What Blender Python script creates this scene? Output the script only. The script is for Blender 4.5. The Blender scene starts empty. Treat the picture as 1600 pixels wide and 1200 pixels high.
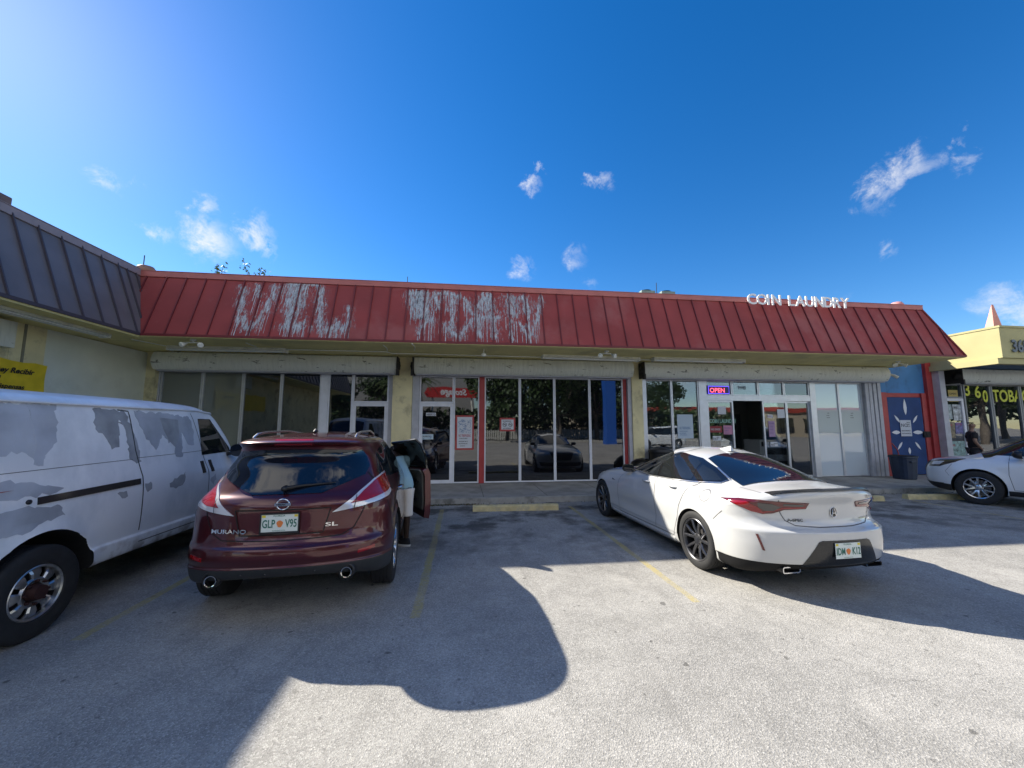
import bpy, bmesh, math, random
import numpy as np
from mathutils import Vector, Matrix, Euler
from mathutils.bvhtree import BVHTree
random.seed(7)
R=math.radians
sc=bpy.context.scene
COL=sc.collection
# ------------------------------------------------------------------ materials
def new_mat(name):
    m=bpy.data.materials.new(name); m.use_nodes=True
    nt=m.node_tree; b=nt.nodes['Principled BSDF']; return m,nt,b
def N(nt,t,**k):
    n=nt.nodes.new(t)
    for a,v in k.items(): setattr(n,a,v)
    return n
def mat(name,col,rough=.6,metal=0,coat=0,spec=.5,ior=1.5,noise=0,nscale=6,bump=0,bscale=60,dirt=None,dscale=2.0,damt=.5,emit=0,rvar=0):
    m,nt,b=new_mat(name); L=nt.links
    b.inputs['Base Color'].default_value=(*col,1); b.inputs['Roughness'].default_value=rough
    b.inputs['Metallic'].default_value=metal; b.inputs['Coat Weight'].default_value=coat
    b.inputs['Coat Roughness'].default_value=.03
    b.inputs['Specular IOR Level'].default_value=spec; b.inputs['IOR'].default_value=ior
    if emit: b.inputs['Emission Color'].default_value=(*col,1); b.inputs['Emission Strength'].default_value=emit
    tc=N(nt,'ShaderNodeTexCoord')
    src=None
    if noise:
        n=N(nt,'ShaderNodeTexNoise'); n.inputs['Scale'].default_value=nscale; n.inputs['Detail'].default_value=8
        L.new(tc.outputs['Object'],n.inputs['Vector'])
        mx=N(nt,'ShaderNodeMix',data_type='RGBA'); 
        mx.inputs[6].default_value=(*[c*(1-noise) for c in col],1); mx.inputs[7].default_value=(*[min(1,c*(1+noise)) for c in col],1)
        mr=N(nt,'ShaderNodeMapRange'); mr.inputs[1].default_value=.3; mr.inputs[2].default_value=.7
        L.new(n.outputs['Fac'],mr.inputs[0]); L.new(mr.outputs[0],mx.inputs[0]); src=mx.outputs[2]
        if rvar:
            m2=N(nt,'ShaderNodeMapRange'); m2.inputs[1].default_value=.3; m2.inputs[2].default_value=.7
            m2.inputs[3].default_value=rough-rvar; m2.inputs[4].default_value=rough+rvar
            L.new(n.outputs['Fac'],m2.inputs[0]); L.new(m2.outputs[0],b.inputs['Roughness'])
    if dirt:
        n=N(nt,'ShaderNodeTexNoise'); n.inputs['Scale'].default_value=dscale; n.inputs['Detail'].default_value=10; n.inputs['Roughness'].default_value=.65
        L.new(tc.outputs['Object'],n.inputs['Vector'])
        mr=N(nt,'ShaderNodeMapRange'); mr.inputs[1].default_value=.52; mr.inputs[2].default_value=.66; mr.inputs[4].default_value=damt
        L.new(n.outputs['Fac'],mr.inputs[0])
        mx=N(nt,'ShaderNodeMix',data_type='RGBA'); L.new(mr.outputs[0],mx.inputs[0])
        if src: L.new(src,mx.inputs[6])
        else: mx.inputs[6].default_value=(*col,1)
        mx.inputs[7].default_value=(*dirt,1); src=mx.outputs[2]
    if src: L.new(src,b.inputs['Base Color'])
    if bump:
        n=N(nt,'ShaderNodeTexNoise'); n.inputs['Scale'].default_value=bscale; n.inputs['Detail'].default_value=4
        L.new(tc.outputs['Object'],n.inputs['Vector'])
        bp=N(nt,'ShaderNodeBump'); bp.inputs['Strength'].default_value=bump; bp.inputs['Distance'].default_value=.02
        L.new(n.outputs['Fac'],bp.inputs['Height']); L.new(bp.outputs[0],b.inputs['Normal'])
    return m
def glass(name,tint,refl=.15,trans=0.0,rough=.01):
    """window glass: a reflective sheet, see-through by the share trans"""
    m,nt,b=new_mat(name); L=nt.links
    out=nt.nodes['Material Output']
    b.inputs['Base Color'].default_value=(*tint,1); b.inputs['Roughness'].default_value=.6; b.inputs['Specular IOR Level'].default_value=0
    gl=N(nt,'ShaderNodeBsdfGlossy'); gl.inputs['Roughness'].default_value=rough; gl.inputs['Color'].default_value=(.95,.97,1,1)
    lw=N(nt,'ShaderNodeFresnel'); lw.inputs['IOR'].default_value=1.5
    # slight waviness of old plate glass
    tc=N(nt,'ShaderNodeTexCoord'); n=N(nt,'ShaderNodeTexNoise'); n.inputs['Scale'].default_value=1.3; n.inputs['Detail'].default_value=1
    L.new(tc.outputs['Object'],n.inputs['Vector']); bp=N(nt,'ShaderNodeBump'); bp.inputs['Strength'].default_value=.06; bp.inputs['Distance'].default_value=.03
    L.new(n.outputs['Fac'],bp.inputs['Height']); L.new(bp.outputs[0],gl.inputs['Normal'])
    ad=N(nt,'ShaderNodeMath',operation='ADD'); ad.inputs[1].default_value=refl-.04; ad.use_clamp=True
    L.new(lw.outputs[0],ad.inputs[0])
    base=b.outputs[0]
    if trans:
        tr=N(nt,'ShaderNodeBsdfTransparent'); tr.inputs['Color'].default_value=(.8,.86,.86,1)
        m1=N(nt,'ShaderNodeMixShader'); m1.inputs[0].default_value=trans
        L.new(base,m1.inputs[1]); L.new(tr.outputs[0],m1.inputs[2]); base=m1.outputs[0]
    m2=N(nt,'ShaderNodeMixShader'); L.new(ad.outputs[0],m2.inputs[0]); L.new(base,m2.inputs[1]); L.new(gl.outputs[0],m2.inputs[2])
    L.new(m2.outputs[0],out.inputs['Surface'])
    return m
def carpaint(name,col,metal=.0,rough=.35,flake=.0,coat=1.0):
    m,nt,b=new_mat(name); L=nt.links
    b.inputs['Metallic'].default_value=metal; b.inputs['Roughness'].default_value=rough
    b.inputs['Coat Weight'].default_value=coat; b.inputs['Coat Roughness'].default_value=.02; b.inputs['Coat IOR'].default_value=1.5
    tc=N(nt,'ShaderNodeTexCoord'); n=N(nt,'ShaderNodeTexNoise'); n.inputs['Scale'].default_value=5; n.inputs['Detail'].default_value=6
    L.new(tc.outputs['Object'],n.inputs['Vector'])
    mx=N(nt,'ShaderNodeMix',data_type='RGBA'); mx.inputs[6].default_value=(*[c*.93 for c in col],1); mx.inputs[7].default_value=(*[min(1,c*1.05) for c in col],1)
    L.new(n.outputs['Fac'],mx.inputs[0]); L.new(mx.outputs[2],b.inputs['Base Color'])
    # road film near the sills: a real layer of dust, by height on the body
    sp=N(nt,'ShaderNodeSeparateXYZ'); L.new(tc.outputs['Object'],sp.inputs[0])
    mr=N(nt,'ShaderNodeMapRange'); mr.inputs[1].default_value=.62; mr.inputs[2].default_value=.22; mr.inputs[3].default_value=0; mr.inputs[4].default_value=.35
    L.new(sp.outputs['Z'],mr.inputs[0]); mu=N(nt,'ShaderNodeMath',operation='MULTIPLY'); L.new(mr.outputs[0],mu.inputs[0]); L.new(n.outputs['Fac'],mu.inputs[1])
    m3=N(nt,'ShaderNodeMix',data_type='RGBA'); L.new(mu.outputs[0],m3.inputs[0]); L.new(mx.outputs[2],m3.inputs[6]); m3.inputs[7].default_value=(.16,.14,.12,1)
    L.new(m3.outputs[2],b.inputs['Base Color'])
    cr=N(nt,'ShaderNodeMapRange'); cr.inputs[3].default_value=.015; cr.inputs[4].default_value=.07; L.new(n.outputs['Fac'],cr.inputs[0]); L.new(cr.outputs[0],b.inputs['Coat Roughness'])
    return m
# ------------------------------------------------------------------ objects
def tag(o,label=None,cat=None,group=None,kind=None):
    if label: o['label']=label
    if cat: o['category']=cat
    if group: o['group']=group
    if kind: o['kind']=kind
    return o
def empty(name,loc,rz=0):
    o=bpy.data.objects.new(name,None); COL.objects.link(o); o.location=loc; o.rotation_euler=(0,0,rz); o.empty_display_size=.2
    return o
class MB:
    def __init__(s): s.v=[]; s.f=[]; s.m=[]; s.sm=[]; s.nr={}
    def add(s,vs,fs,mi=0,smooth=False):
        k=len(s.v); s.v+= [tuple(v) for v in vs]
        for f in fs: s.f.append([i+k for i in f]); s.m.append(mi); s.sm.append(smooth)
        return s
    def box(s,x0,x1,y0,y1,z0,z1,mi=0):
        v=[(x,y,z) for z in(z0,z1) for y in(y0,y1) for x in(x0,x1)]
        return s.add(v,[(0,2,3,1),(4,5,7,6),(0,1,5,4),(2,6,7,3),(0,4,6,2),(1,3,7,5)],mi)
    def prism(s,poly,axis,a0,a1,mi=0,smooth=False):
        """poly 2D extruded along axis x|y|z"""
        def P(p,a):
            return {'x':(a,p[0],p[1]),'y':(p[0],a,p[1]),'z':(p[0],p[1],a)}[axis]
        n=len(poly); v=[P(p,a0) for p in poly]+[P(p,a1) for p in poly]
        s.add(v,[tuple(range(n-1,-1,-1)),tuple(range(n,2*n))],mi)
        s.add(v,[(i,(i+1)%n,n+(i+1)%n,n+i) for i in range(n)],mi,smooth); return s
    def tube(s,pts,r,mi=0,n=8,caps=True):
        pts=[Vector(p) for p in pts]; rr=r if isinstance(r,(list,tuple)) else [r]*len(pts)
        rings=[];up=None
        for i,p in enumerate(pts):
            d=(pts[min(i+1,len(pts)-1)]-pts[max(i-1,0)]).normalized()
            if up is None: up=Vector((0,0,1)) if abs(d.z)<.9 else Vector((1,0,0))
            a=d.cross(up).normalized(); b=a.cross(d).normalized(); up=b
            rings.append([p+(a*math.cos(t)+b*math.sin(t))*rr[i] for t in [2*math.pi*k/n for k in range(n)]])
        v=[q for g in rings for q in g]; f=[]
        for i in range(len(pts)-1):
            for k in range(n): f.append((i*n+k,i*n+(k+1)%n,(i+1)*n+(k+1)%n,(i+1)*n+k))
        s.add(v,f,mi,True)
        if caps: s.add(rings[0],[tuple(range(n))],mi); s.add(rings[-1],[tuple(range(n-1,-1,-1))],mi)
        return s
    def lathe(s,prof,axis='x',c=(0,0,0),n=48,mi=0,smooth=True,close=False):
        """prof list of (a,r): a along axis, r radius"""
        v=[];m=len(prof)
        for k in range(n):
            t=2*math.pi*k/n; ct,st=math.cos(t),math.sin(t)
            for a,r in prof:
                p={'x':(a,r*ct,r*st),'y':(r*ct,a,r*st),'z':(r*ct,r*st,a)}[axis]
                v.append((p[0]+c[0],p[1]+c[1],p[2]+c[2]))
        f=[]
        for k in range(n):
            k2=(k+1)%n
            for i in range(m-1 if not close else m):
                j=(i+1)%m; f.append((k*m+i,k2*m+i,k2*m+j,k*m+j))
        return s.add(v,f,mi,smooth)
    def build(s,name,mats,parent=None,sharp=None,bevel=0,loc=(0,0,0),fixn=True):
        me=bpy.data.meshes.new(name); me.from_pydata(s.v,[],s.f)
        if not isinstance(mats,(list,tuple)): mats=[mats]
        for m in mats: me.materials.append(m)
        me.polygons.foreach_set('material_index',s.m); me.polygons.foreach_set('use_smooth',s.sm)
        if fixn or bevel:
            bm=bmesh.new(); bm.from_mesh(me)
            if bevel:
                bmesh.ops.remove_doubles(bm,verts=bm.verts,dist=1e-5)
            if fixn and not s.nr: bmesh.ops.recalc_face_normals(bm,faces=bm.faces)
            if bevel:
                es=[e for e in bm.edges if len(e.link_faces)==2 and e.calc_face_angle()>.6]
                bmesh.ops.bevel(bm,geom=es,offset=bevel,segments=2,affect='EDGES',profile=.6,clamp_overlap=True)
            bm.to_mesh(me); bm.free()
        if sharp: me.set_sharp_from_angle(angle=R(sharp))
        me.update()
        if s.nr and len(me.vertices)==len(s.v): me.normals_split_custom_set_from_vertices([s.nr.get(i,(0,0,0)) for i in range(len(s.v))])
        o=bpy.data.objects.new(name,me); COL.objects.link(o); o.location=loc
        if parent: o.parent=parent
        return o
def boxo(name,x0,x1,y0,y1,z0,z1,m,parent=None,bevel=0):
    return MB().box(x0,x1,y0,y1,z0,z1).build(name,m,parent,bevel=bevel)
def text_mesh(txt,size,depth=.0,bold=0,space=1,shear=0,align='LEFT'):
    c=bpy.data.curves.new('t','FONT'); c.body=txt; c.size=size; c.extrude=depth; c.offset=bold; c.space_character=space; c.shear=shear
    c.align_x=align; c.resolution_u=3
    o=bpy.data.objects.new('t',c); COL.objects.link(o)
    dg=bpy.context.evaluated_depsgraph_get(); me=bpy.data.meshes.new_from_object(o.evaluated_get(dg)); 
    bpy.data.objects.remove(o); bpy.data.curves.remove(c); return me
def text_mb(mb,txt,size,M,mi=0,**k):
    """adds text to a mesh builder, transformed by the 4x4 M (text lies in its local XY)"""
    me=text_mesh(txt,size,**k)
    mb.add([M@v.co for v in me.vertices],[tuple(p.vertices) for p in me.polygons],mi); bpy.data.meshes.remove(me)
def face_y(x,y,z,sx=1,sz=1,rot=0):
    """text plane facing -Y at a point"""
    return Matrix.Translation((x,y,z))@Matrix.Rotation(rot,4,'Z')@Matrix.Rotation(R(90),4,'X')@Matrix.Diagonal((sx,sz,1,1))
def copy_tree(o,parent=None):
    c=o.copy(); COL.objects.link(c); c.parent=parent
    for ch in list(o.children): copy_tree(ch,c)
    return c
SUN_E=3.5; SKY_E=.066; EXPO=1.52; AIR=1.0; DUST=.13; OZ=3.5; SAT=1.35; HUE=.506; CLOUD=5.5; FILL_CLOUD=7.8
# ------------------------------------------------------------------ car bodies
def pchip(xk,yk,x):
    xk=np.asarray(xk,float);yk=np.asarray(yk,float);h=np.diff(xk);d=np.diff(yk)/h;n=len(xk);m=np.zeros(n)
    for i in range(1,n-1):
        if d[i-1]*d[i]>0:
            w1=2*h[i]+h[i-1];w2=h[i]+2*h[i-1];m[i]=(w1+w2)/(w1/d[i-1]+w2/d[i])
    m[0]=d[0];m[-1]=d[-1]
    i=np.clip(np.searchsorted(xk,x)-1,0,n-2);t=(x-xk[i])/h[i]
    return (2*t**3-3*t**2+1)*yk[i]+(t**3-2*t**2+t)*h[i]*m[i]+(-2*t**3+3*t**2)*yk[i+1]+(t**3-t**2)*h[i]*m[i+1]
def loft(keys,nper=6,nc=16,ns=54,post=None):
    K=np.array(keys,float); n=len(K); T=np.linspace(0,n-1,(n-1)*nper+1)
    P=np.array([pchip(range(n),K[:,j],T) for j in range(K.shape[1])]).T
    rows=[]
    for zr,zs,zf,yr,rc,wr,wm,wf,fc,yf,er,ef in P:
        half=[]
        for k in range(nc+1):
            p=k/nc*math.pi/2; s,c=math.sin(p),math.cos(p)
            u=k/nc; sm=u*u*(3-2*u)
            half.append((wr*s**(2/er),yr+rc-rc*c**(2/er),zr+(zs-zr)*sm**1.3))
        y0,y1=yr+rc,yf-fc
        for k in range(1,ns):
            t=k/ns; w=pchip([0,.35,.65,1],[wr,wm,wm,wf],np.array([t]))[0]
            half.append((w,y0+(y1-y0)*t,zs))
        for k in range(nc,-1,-1):
            p=k/nc*math.pi/2; s,c=math.sin(p),math.cos(p); u=k/nc; sm=u*u*(3-2*u)
            half.append((wf*s**(2/ef),yf-fc+fc*c**(2/ef),zf+(zs-zf)*sm**1.3))
        if post: half=[post(*q) for q in half]
        m=len(half)
        rows.append(half+[(-x,y,z) for x,y,z in half[m-2:0:-1]])
    W=len(rows[0]); v=[q for r in rows for q in r]; f=[]
    for i in range(len(rows)-1):
        for k in range(W): f.append((i*W+k,i*W+(k+1)%W,(i+1)*W+(k+1)%W,(i+1)*W+k))
    f.append(tuple(range(W-1,-1,-1))); b=(len(rows)-1)*W
    h=W//2
    for k in range(h):   # close the nearly collapsed top ring across
        a0,a1=b+k,b+k+1; c0,c1=b+(W-k)%W,b+(W-k-1)%W
        if k==0: f.append((a0,a1,c1))
        elif k==h-1: f.append((a0,a1,c0))
        else: f.append((a0,a1,c1,c0))
    return v,f
class Skin:
    """a body surface that flat outlines are wrapped on to"""
    def __init__(s,v,f):
        s.V=[Vector(q) for q in v]; s.F=f; s.b=BVHTree.FromPolygons(s.V,f); s.N=[Vector((0,0,0)) for _ in v]
        for q in f[:]:
            if len(q)>4: continue
            n=(s.V[q[1]]-s.V[q[0]]).cross(s.V[q[2]]-s.V[q[0]])
            if n.length<1e-12: continue
            n.normalize()
            for i in q: s.N[i]+=n
    def hit(s,u,v,al,off=0):
        if al=='top': o=Vector((u,v,5)); d=Vector((0,0,-1))
        else:
            a=R(al); o=Vector((u*math.cos(a),u*math.sin(a),v))+Vector((math.sin(a),-math.cos(a),0))*6; d=Vector((-math.sin(a),math.cos(a),0))
        h=s.b.ray_cast(o,d)
        if h[0] is None: return None
        n=h[1]; q=s.F[h[2]]
        if len(q)<=4:
            m=Vector((0,0,0))
            for i in q: m+=s.N[i].normalized()/((s.V[i]-h[0]).length+1e-4)
            if m.length>1e-9:
                m.normalize()
                if abs(m.dot(n))>.5: n=m
        if n.dot(d)>0: n=-n
        return h[0]+n*off,n
    def patch(s,mb,poly,al,off=.004,cell=.05,mi=0,mirror=False,both=False,thick=.012,back=None,T=None,smooth=True,relax=0):
        """wraps a 2D outline on the surface as a shallow slab; back = depth of a closed inner face"""
        if both:
            s.patch(mb,poly,al,off,cell,mi,False,False,thick,back,T); s.patch(mb,poly,al,off,cell,mi,True,False,thick,back,T); return
        if len(poly[0])==3:
            a=R(al); poly=[(x*math.cos(a)+y*math.sin(a),z) for x,y,z in poly]
        us=[p[0] for p in poly]; vs=[p[1] for p in poly]
        V={};F=[]
        def key(p): return (round(p[0],4),round(p[1],4))
        i0,i1=math.floor(min(us)/cell),math.ceil(max(us)/cell); j0,j1=math.floor(min(vs)/cell),math.ceil(max(vs)/cell)
        def clip(P,ax,val,sg):
            o=[]
            for k in range(len(P)):
                a,b=P[k-1],P[k]; da=(a[ax]-val)*sg; db=(b[ax]-val)*sg
                if (da>=0)!=(db>=0):
                    t=da/(da-db); o.append((a[0]+(b[0]-a[0])*t,a[1]+(b[1]-a[1])*t))
                if db>=0: o.append(b)
            return o
        for i in range(i0,i1):
            col=clip(clip(list(poly),0,i*cell,1),0,(i+1)*cell,-1) if True else poly
            if len(col)<3: continue
            for j in range(j0,j1):
                c=clip(clip(col,1,j*cell,1),1,(j+1)*cell,-1)
                q=[]
                for p in c:
                    k=key(p)
                    if not q or (q[-1]!=k and q[0]!=k): q.append(k)
                if len(q)<3: continue
                ar=sum(q[a-1][0]*q[a][1]-q[a][0]*q[a-1][1] for a in range(len(q)))
                if abs(ar)<1e-7: continue
                if ar<0: q.reverse()
                ok=True
                for k in q:
                    if k not in V: V[k]=s.hit(k[0],k[1],al,off)
                    if V[k] is None: ok=False
                if ok:
                    g_=sum((V[q[a-1]][0].cross(V[q[a]][0]) for a in range(len(q))),Vector((0,0,0)))
                    if g_.dot(V[q[0]][1])<0: q.reverse()
                    F.append(q)
        if relax:
            cn={}; nb={}
            for q in F:
                for a in range(len(q)):
                    e=(q[a-1],q[a]); cn[e]=cn.get(e,0)+1; nb.setdefault(q[a],set()).add(q[a-1]); nb.setdefault(q[a-1],set()).add(q[a])
            bd={k for e in cn if (e[1],e[0]) not in cn for k in e}
            for _ in range(relax):
                new={}
                for k in nb:
                    if k in bd: continue
                    c=Vector((0,0,0)); n_=Vector((0,0,0))
                    for j in nb[k]: c+=V[j][0]; n_+=V[j][1]
                    new[k]=(V[k][0]*.4+c/len(nb[k])*.6,(V[k][1]+n_).normalized())
                V.update(new)
        keys=[k for k in V if V[k] is not None]; idx={k:i for i,k in enumerate(keys)}
        n=len(keys); top=[V[k][0] for k in keys]; d=thick if back is None else back
        bot=[V[k][0]-V[k][1]*d for k in keys]
        sx=-1 if mirror else 1
        allv=[Vector((p.x*sx,p.y,p.z)) for p in top+bot]
        if T: allv=[T(p) for p in allv]
        fs=[[idx[k] for k in q] for q in F]
        cnt={}
        for q in fs:
            for a in range(len(q)):
                e=(q[a-1],q[a]); cnt[e]=cnt.get(e,0)+1
        edge=[e for e in cnt if (e[1],e[0]) not in cnt]
        fl=(lambda q:q[::-1]) if mirror else (lambda q:q)
        k0=len(mb.v)
        for i,k in enumerate(keys): q=V[k][1]; mb.nr[k0+i]=(q.x*sx,q.y,q.z)
        mb.add(allv,[fl(q) for q in fs],mi,smooth)
        mb.add(allv,[fl([b,a,a+n,b+n]) for a,b in edge],mi,False)
        if back is not None: mb.add(allv,[fl([k+n for k in q[::-1]]) for q in fs],mi if back is None else mi,smooth)
    def line(s,mb,pts,al,w=.008,off=.0025,mi=0,both=False,mirror=False,step=.04,closed=False,T=None):
        if len(pts[0])==3:
            a=R(al); pts=[(x*math.cos(a)+y*math.sin(a),z) for x,y,z in pts]
        if closed: pts=pts+[pts[0]]
        q=[]
        for a,b in zip(pts[:-1],pts[1:]):
            L=math.hypot(b[0]-a[0],b[1]-a[1]); k=max(1,int(L/step))
            q+=[(a[0]+(b[0]-a[0])*i/k,a[1]+(b[1]-a[1])*i/k) for i in range(k)]
        q.append(pts[-1])
        for sx in ((1,-1) if both else ((-1,) if mirror else (1,))):
            vs=[];fs=[]
            for i,p in enumerate(q):
                a=q[max(i-1,0)];b=q[min(i+1,len(q)-1)]; dx,dy=b[0]-a[0],b[1]-a[1]; L=math.hypot(dx,dy) or 1
                nx,ny=-dy/L*w/2,dx/L*w/2
                h1=s.hit(p[0]+nx,p[1]+ny,al,off);h2=s.hit(p[0]-nx,p[1]-ny,al,off)
                if not h1 or not h2: vs.append(None);continue
                vs.append((Vector((h1[0].x*sx,h1[0].y,h1[0].z)),Vector((h2[0].x*sx,h2[0].y,h2[0].z))))
            for i in range(len(vs)-1):
                if vs[i] and vs[i+1]:
                    Q=[vs[i][0],vs[i][1],vs[i+1][1],vs[i+1][0]]
                    if T: Q=[T(p) for p in Q]
                    mb.add(Q,[(0,1,2,3)],mi,False)
    def text(s,mb,txt,u0,v0,size,al,off=.006,mi=0,sx=1,shear=0,bold=.001,thick=.004):
        me=text_mesh(txt,size,bold=bold,shear=shear); P=[];ok=True
        for w in me.vertices:
            h=s.hit(u0+w.co.x*sx,v0+w.co.y,al,off); P.append(h[0] if h else Vector((0,0,0)))
        mb.add(P,[tuple(p.vertices) for p in me.polygons],mi); bpy.data.meshes.remove(me)
    def path(s,pts,al,off=0,mirror=False,step=.06):
        if len(pts[0])==3:
            a=R(al); pts=[(x*math.cos(a)+y*math.sin(a),z) for x,y,z in pts]
        o=[]
        for a,b in zip(pts[:-1],pts[1:]):
            k=max(1,int(math.hypot(b[0]-a[0],b[1]-a[1])/step))
            for i in range(k):
                h=s.hit(a[0]+(b[0]-a[0])*i/k,a[1]+(b[1]-a[1])*i/k,al,off)
                if h: o.append(h[0])
        h=s.hit(*pts[-1],al,off)
        if h: o.append(h[0])
        if mirror: o=[Vector((-p.x,p.y,p.z)) for p in o]
        return o
def cut(o,cutter):
    md=o.modifiers.new('b','BOOLEAN'); md.operation='DIFFERENCE'; md.object=cutter; md.solver='EXACT'
    dg=bpy.context.evaluated_depsgraph_get(); me=bpy.data.meshes.new_from_object(o.evaluated_get(dg))
    o.modifiers.clear(); old=o.data; o.data=me; me.name=o.name; bpy.data.meshes.remove(old); bpy.data.objects.remove(cutter)
def car_body(name,keys,wheels,Ra,zc,mats,root,extra=None,lip=.012,xin=.55,ra_mi=1,post=None,band=None):
    def pf(x,y,z):
        for wy in wheels:
            d=math.hypot(y-wy,z-zc)
            if x>.6 and d<Ra+.2: x+=lip*math.exp(-((d-Ra)/.05)**2)
        if post: x,y,z=post(x,y,z)
        return x,y,z
    v,f=loft(keys,post=pf); sk=Skin(v,f)
    mb=MB(); mb.add(v,f,0,True)
    if band:
        ring,ymax,mi=band; W=2*(16*2+54+2)-2 if False else None
        W=(len(v))//((len(keys)-1)*6+1)
        for i,q in enumerate(f):
            if max(q)<(ring*6+1)*W and v[q[0]][1]<ymax: mb.m[i]=mi
    b=mb.build(name,mats,root)
    c=MB()
    for wy in wheels:
        for s in(1,-1):
            c.prism([(wy+Ra*math.cos(2*math.pi*k/56),zc+Ra*math.sin(2*math.pi*k/56)) for k in range(56)],'x',s*xin,s*1.4,ra_mi)
    co=c.build('cutter',mats); co.parent=root
    dg=bpy.context.evaluated_depsgraph_get(); dg.update()
    cut(b,co)
    if extra:
        for e in extra:
            co=e.build('cutter',mats); co.parent=root; bpy.context.view_layer.update(); cut(b,co)
    b.data.set_sharp_from_angle(angle=R(32))
    return b,sk
# ------------------------------------------------------------------ wheels
def wheel(root,x,y,side,Rt,W,rr,style,M):
    """side +1: outer face to +x"""
    h=W/2
    hub=MB(); hub.lathe([(-.02,.001),(-.02,rr*.72),(.0,rr*.72),(.0,.001)],'x',n=40)
    w=hub.build('wheel',M['disc'],root,sharp=30); w.location=(x,y,Rt); w.rotation_euler=(0,0,0 if side>0 else math.pi)
    t=MB()
    pr=[(-h*.72,rr-.01),(-h*.95,rr+.012),(-h,rr+(Rt-rr)*.45),(-h*.97,Rt-.03),(-h*.86,Rt-.006)]
    g=5; tr=[]
    for i in range(g):
        a0=-h*.8+i*(h*1.6)/g; a1=a0+h*1.6/g
        tr+=[(a0+.004,Rt),(a1-.004,Rt),(a1-.003,Rt-.008),(a1+.003,Rt-.008)]
    tr=tr[:-2]
    pr=pr+tr+[(-a,r) for a,r in pr[::-1]]
    t.lathe(pr,'x',n=64); t.build('tyre',M['tyre'],w,sharp=35)
    m=MB()
    # barrel and lip
    m.lathe([(-h*.8,rr*.98),(h*.55,rr*.9),(h*.8,rr*.93),(h*.9,rr+.002),(h*.84,rr+.006),(h*.7,rr-.004)],'x',n=56,mi=1)
    m.lathe([(h*.62,rr*.90),(h*.86,rr*.93),(h*.93,rr*.99),(h*.86,rr+.008)],'x',n=56,mi=0)
    def spoke(th,r0,r1,w0,w1,a0,a1,tk=.02,mi=0,twist=0):
        c,s=math.cos(th),math.sin(th); v=[]
        for rad,wd,ax,tw in ((r0,w0,a0,0),((r0+r1)/2,(w0+w1)/2,(a0+a1)/2+.012,twist/2),(r1,w1,a1,twist)):
            for q,dx in ((-.5,0),(-.32,.010),(.32,.010),(.5,0),(.5,-tk),(-.5,-tk)):
                tt=q*wd+tw; v.append((ax+dx,rad*c-tt*s,rad*s+tt*c))
        f=[]
        for i in range(2):
            for k in range(6): f.append((i*6+k,i*6+(k+1)%6,(i+1)*6+(k+1)%6,(i+1)*6+k))
        m.add(v,f,mi,False)
    A=h*.78
    if style=='split5':
        for k in range(5):
            th=2*math.pi*k/5+.3
            spoke(th-.10,.045,rr*.93,.038,.030,A-.035,A,twist=-.045)
            spoke(th+.10,.045,rr*.93,.038,.030,A-.035,A,twist=.045)
    elif style=='twin5':
        for k in range(5):
            th=2*math.pi*k/5+.5
            spoke(th-.13,.05,rr*.93,.032,.036,A-.02,A,twist=-.0); spoke(th+.13,.05,rr*.93,.032,.036,A-.02,A)
    elif style=='fan5':
        for k in range(5):
            th=2*math.pi*k/5+.62
            spoke(th-.16,.05,rr*.93,.035,.045,A-.025,A,twist=-.03); spoke(th+.16,.05,rr*.93,.035,.045,A-.025,A,twist=.03)
            spoke(th,.05,rr*.6,.03,.02,A-.03,A-.02)
    elif style=='steel8':
        for k in range(8):
            th=2*math.pi*k/8; spoke(th,rr*.5,rr*.93,.055,.115,A-.01,A-.03,tk=.012)
        m.lathe([(A-.012,rr*.56),(A+.004,rr*.50),(A-.01,rr*.36),(A-.03,rr*.34)],'x',n=40)
        m.lathe([(A-.05,rr*.36),(A-.02,rr*.33),(A+.05,rr*.26),(A+.055,.001)],'x',n=32,mi=2)
        for k in range(8):
            th=2*math.pi*k/8; m.lathe([(A-.01,.012),(A+.02,.012),(A+.025,.001)],'x',(0,rr*.43*math.cos(th),rr*.43*math.sin(th)),8,2)
    if style!='steel8':
        m.lathe([(A-.06,.075),(A-.02,.07),(A-.008,.045),(A-.008,.03),(A-.002,.028),(A,.001)],'x',n=32)
        for k in range(5):
            th=2*math.pi*k/5+.3; m.lathe([(A-.03,.009),(A-.008,.009),(A-.006,.001)],'x',(0,.055*math.cos(th),.055*math.sin(th)),8,2)
    m.build('rim',[M['rim'],M['rimin'],M['dark']],w,sharp=28)
    return w
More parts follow.
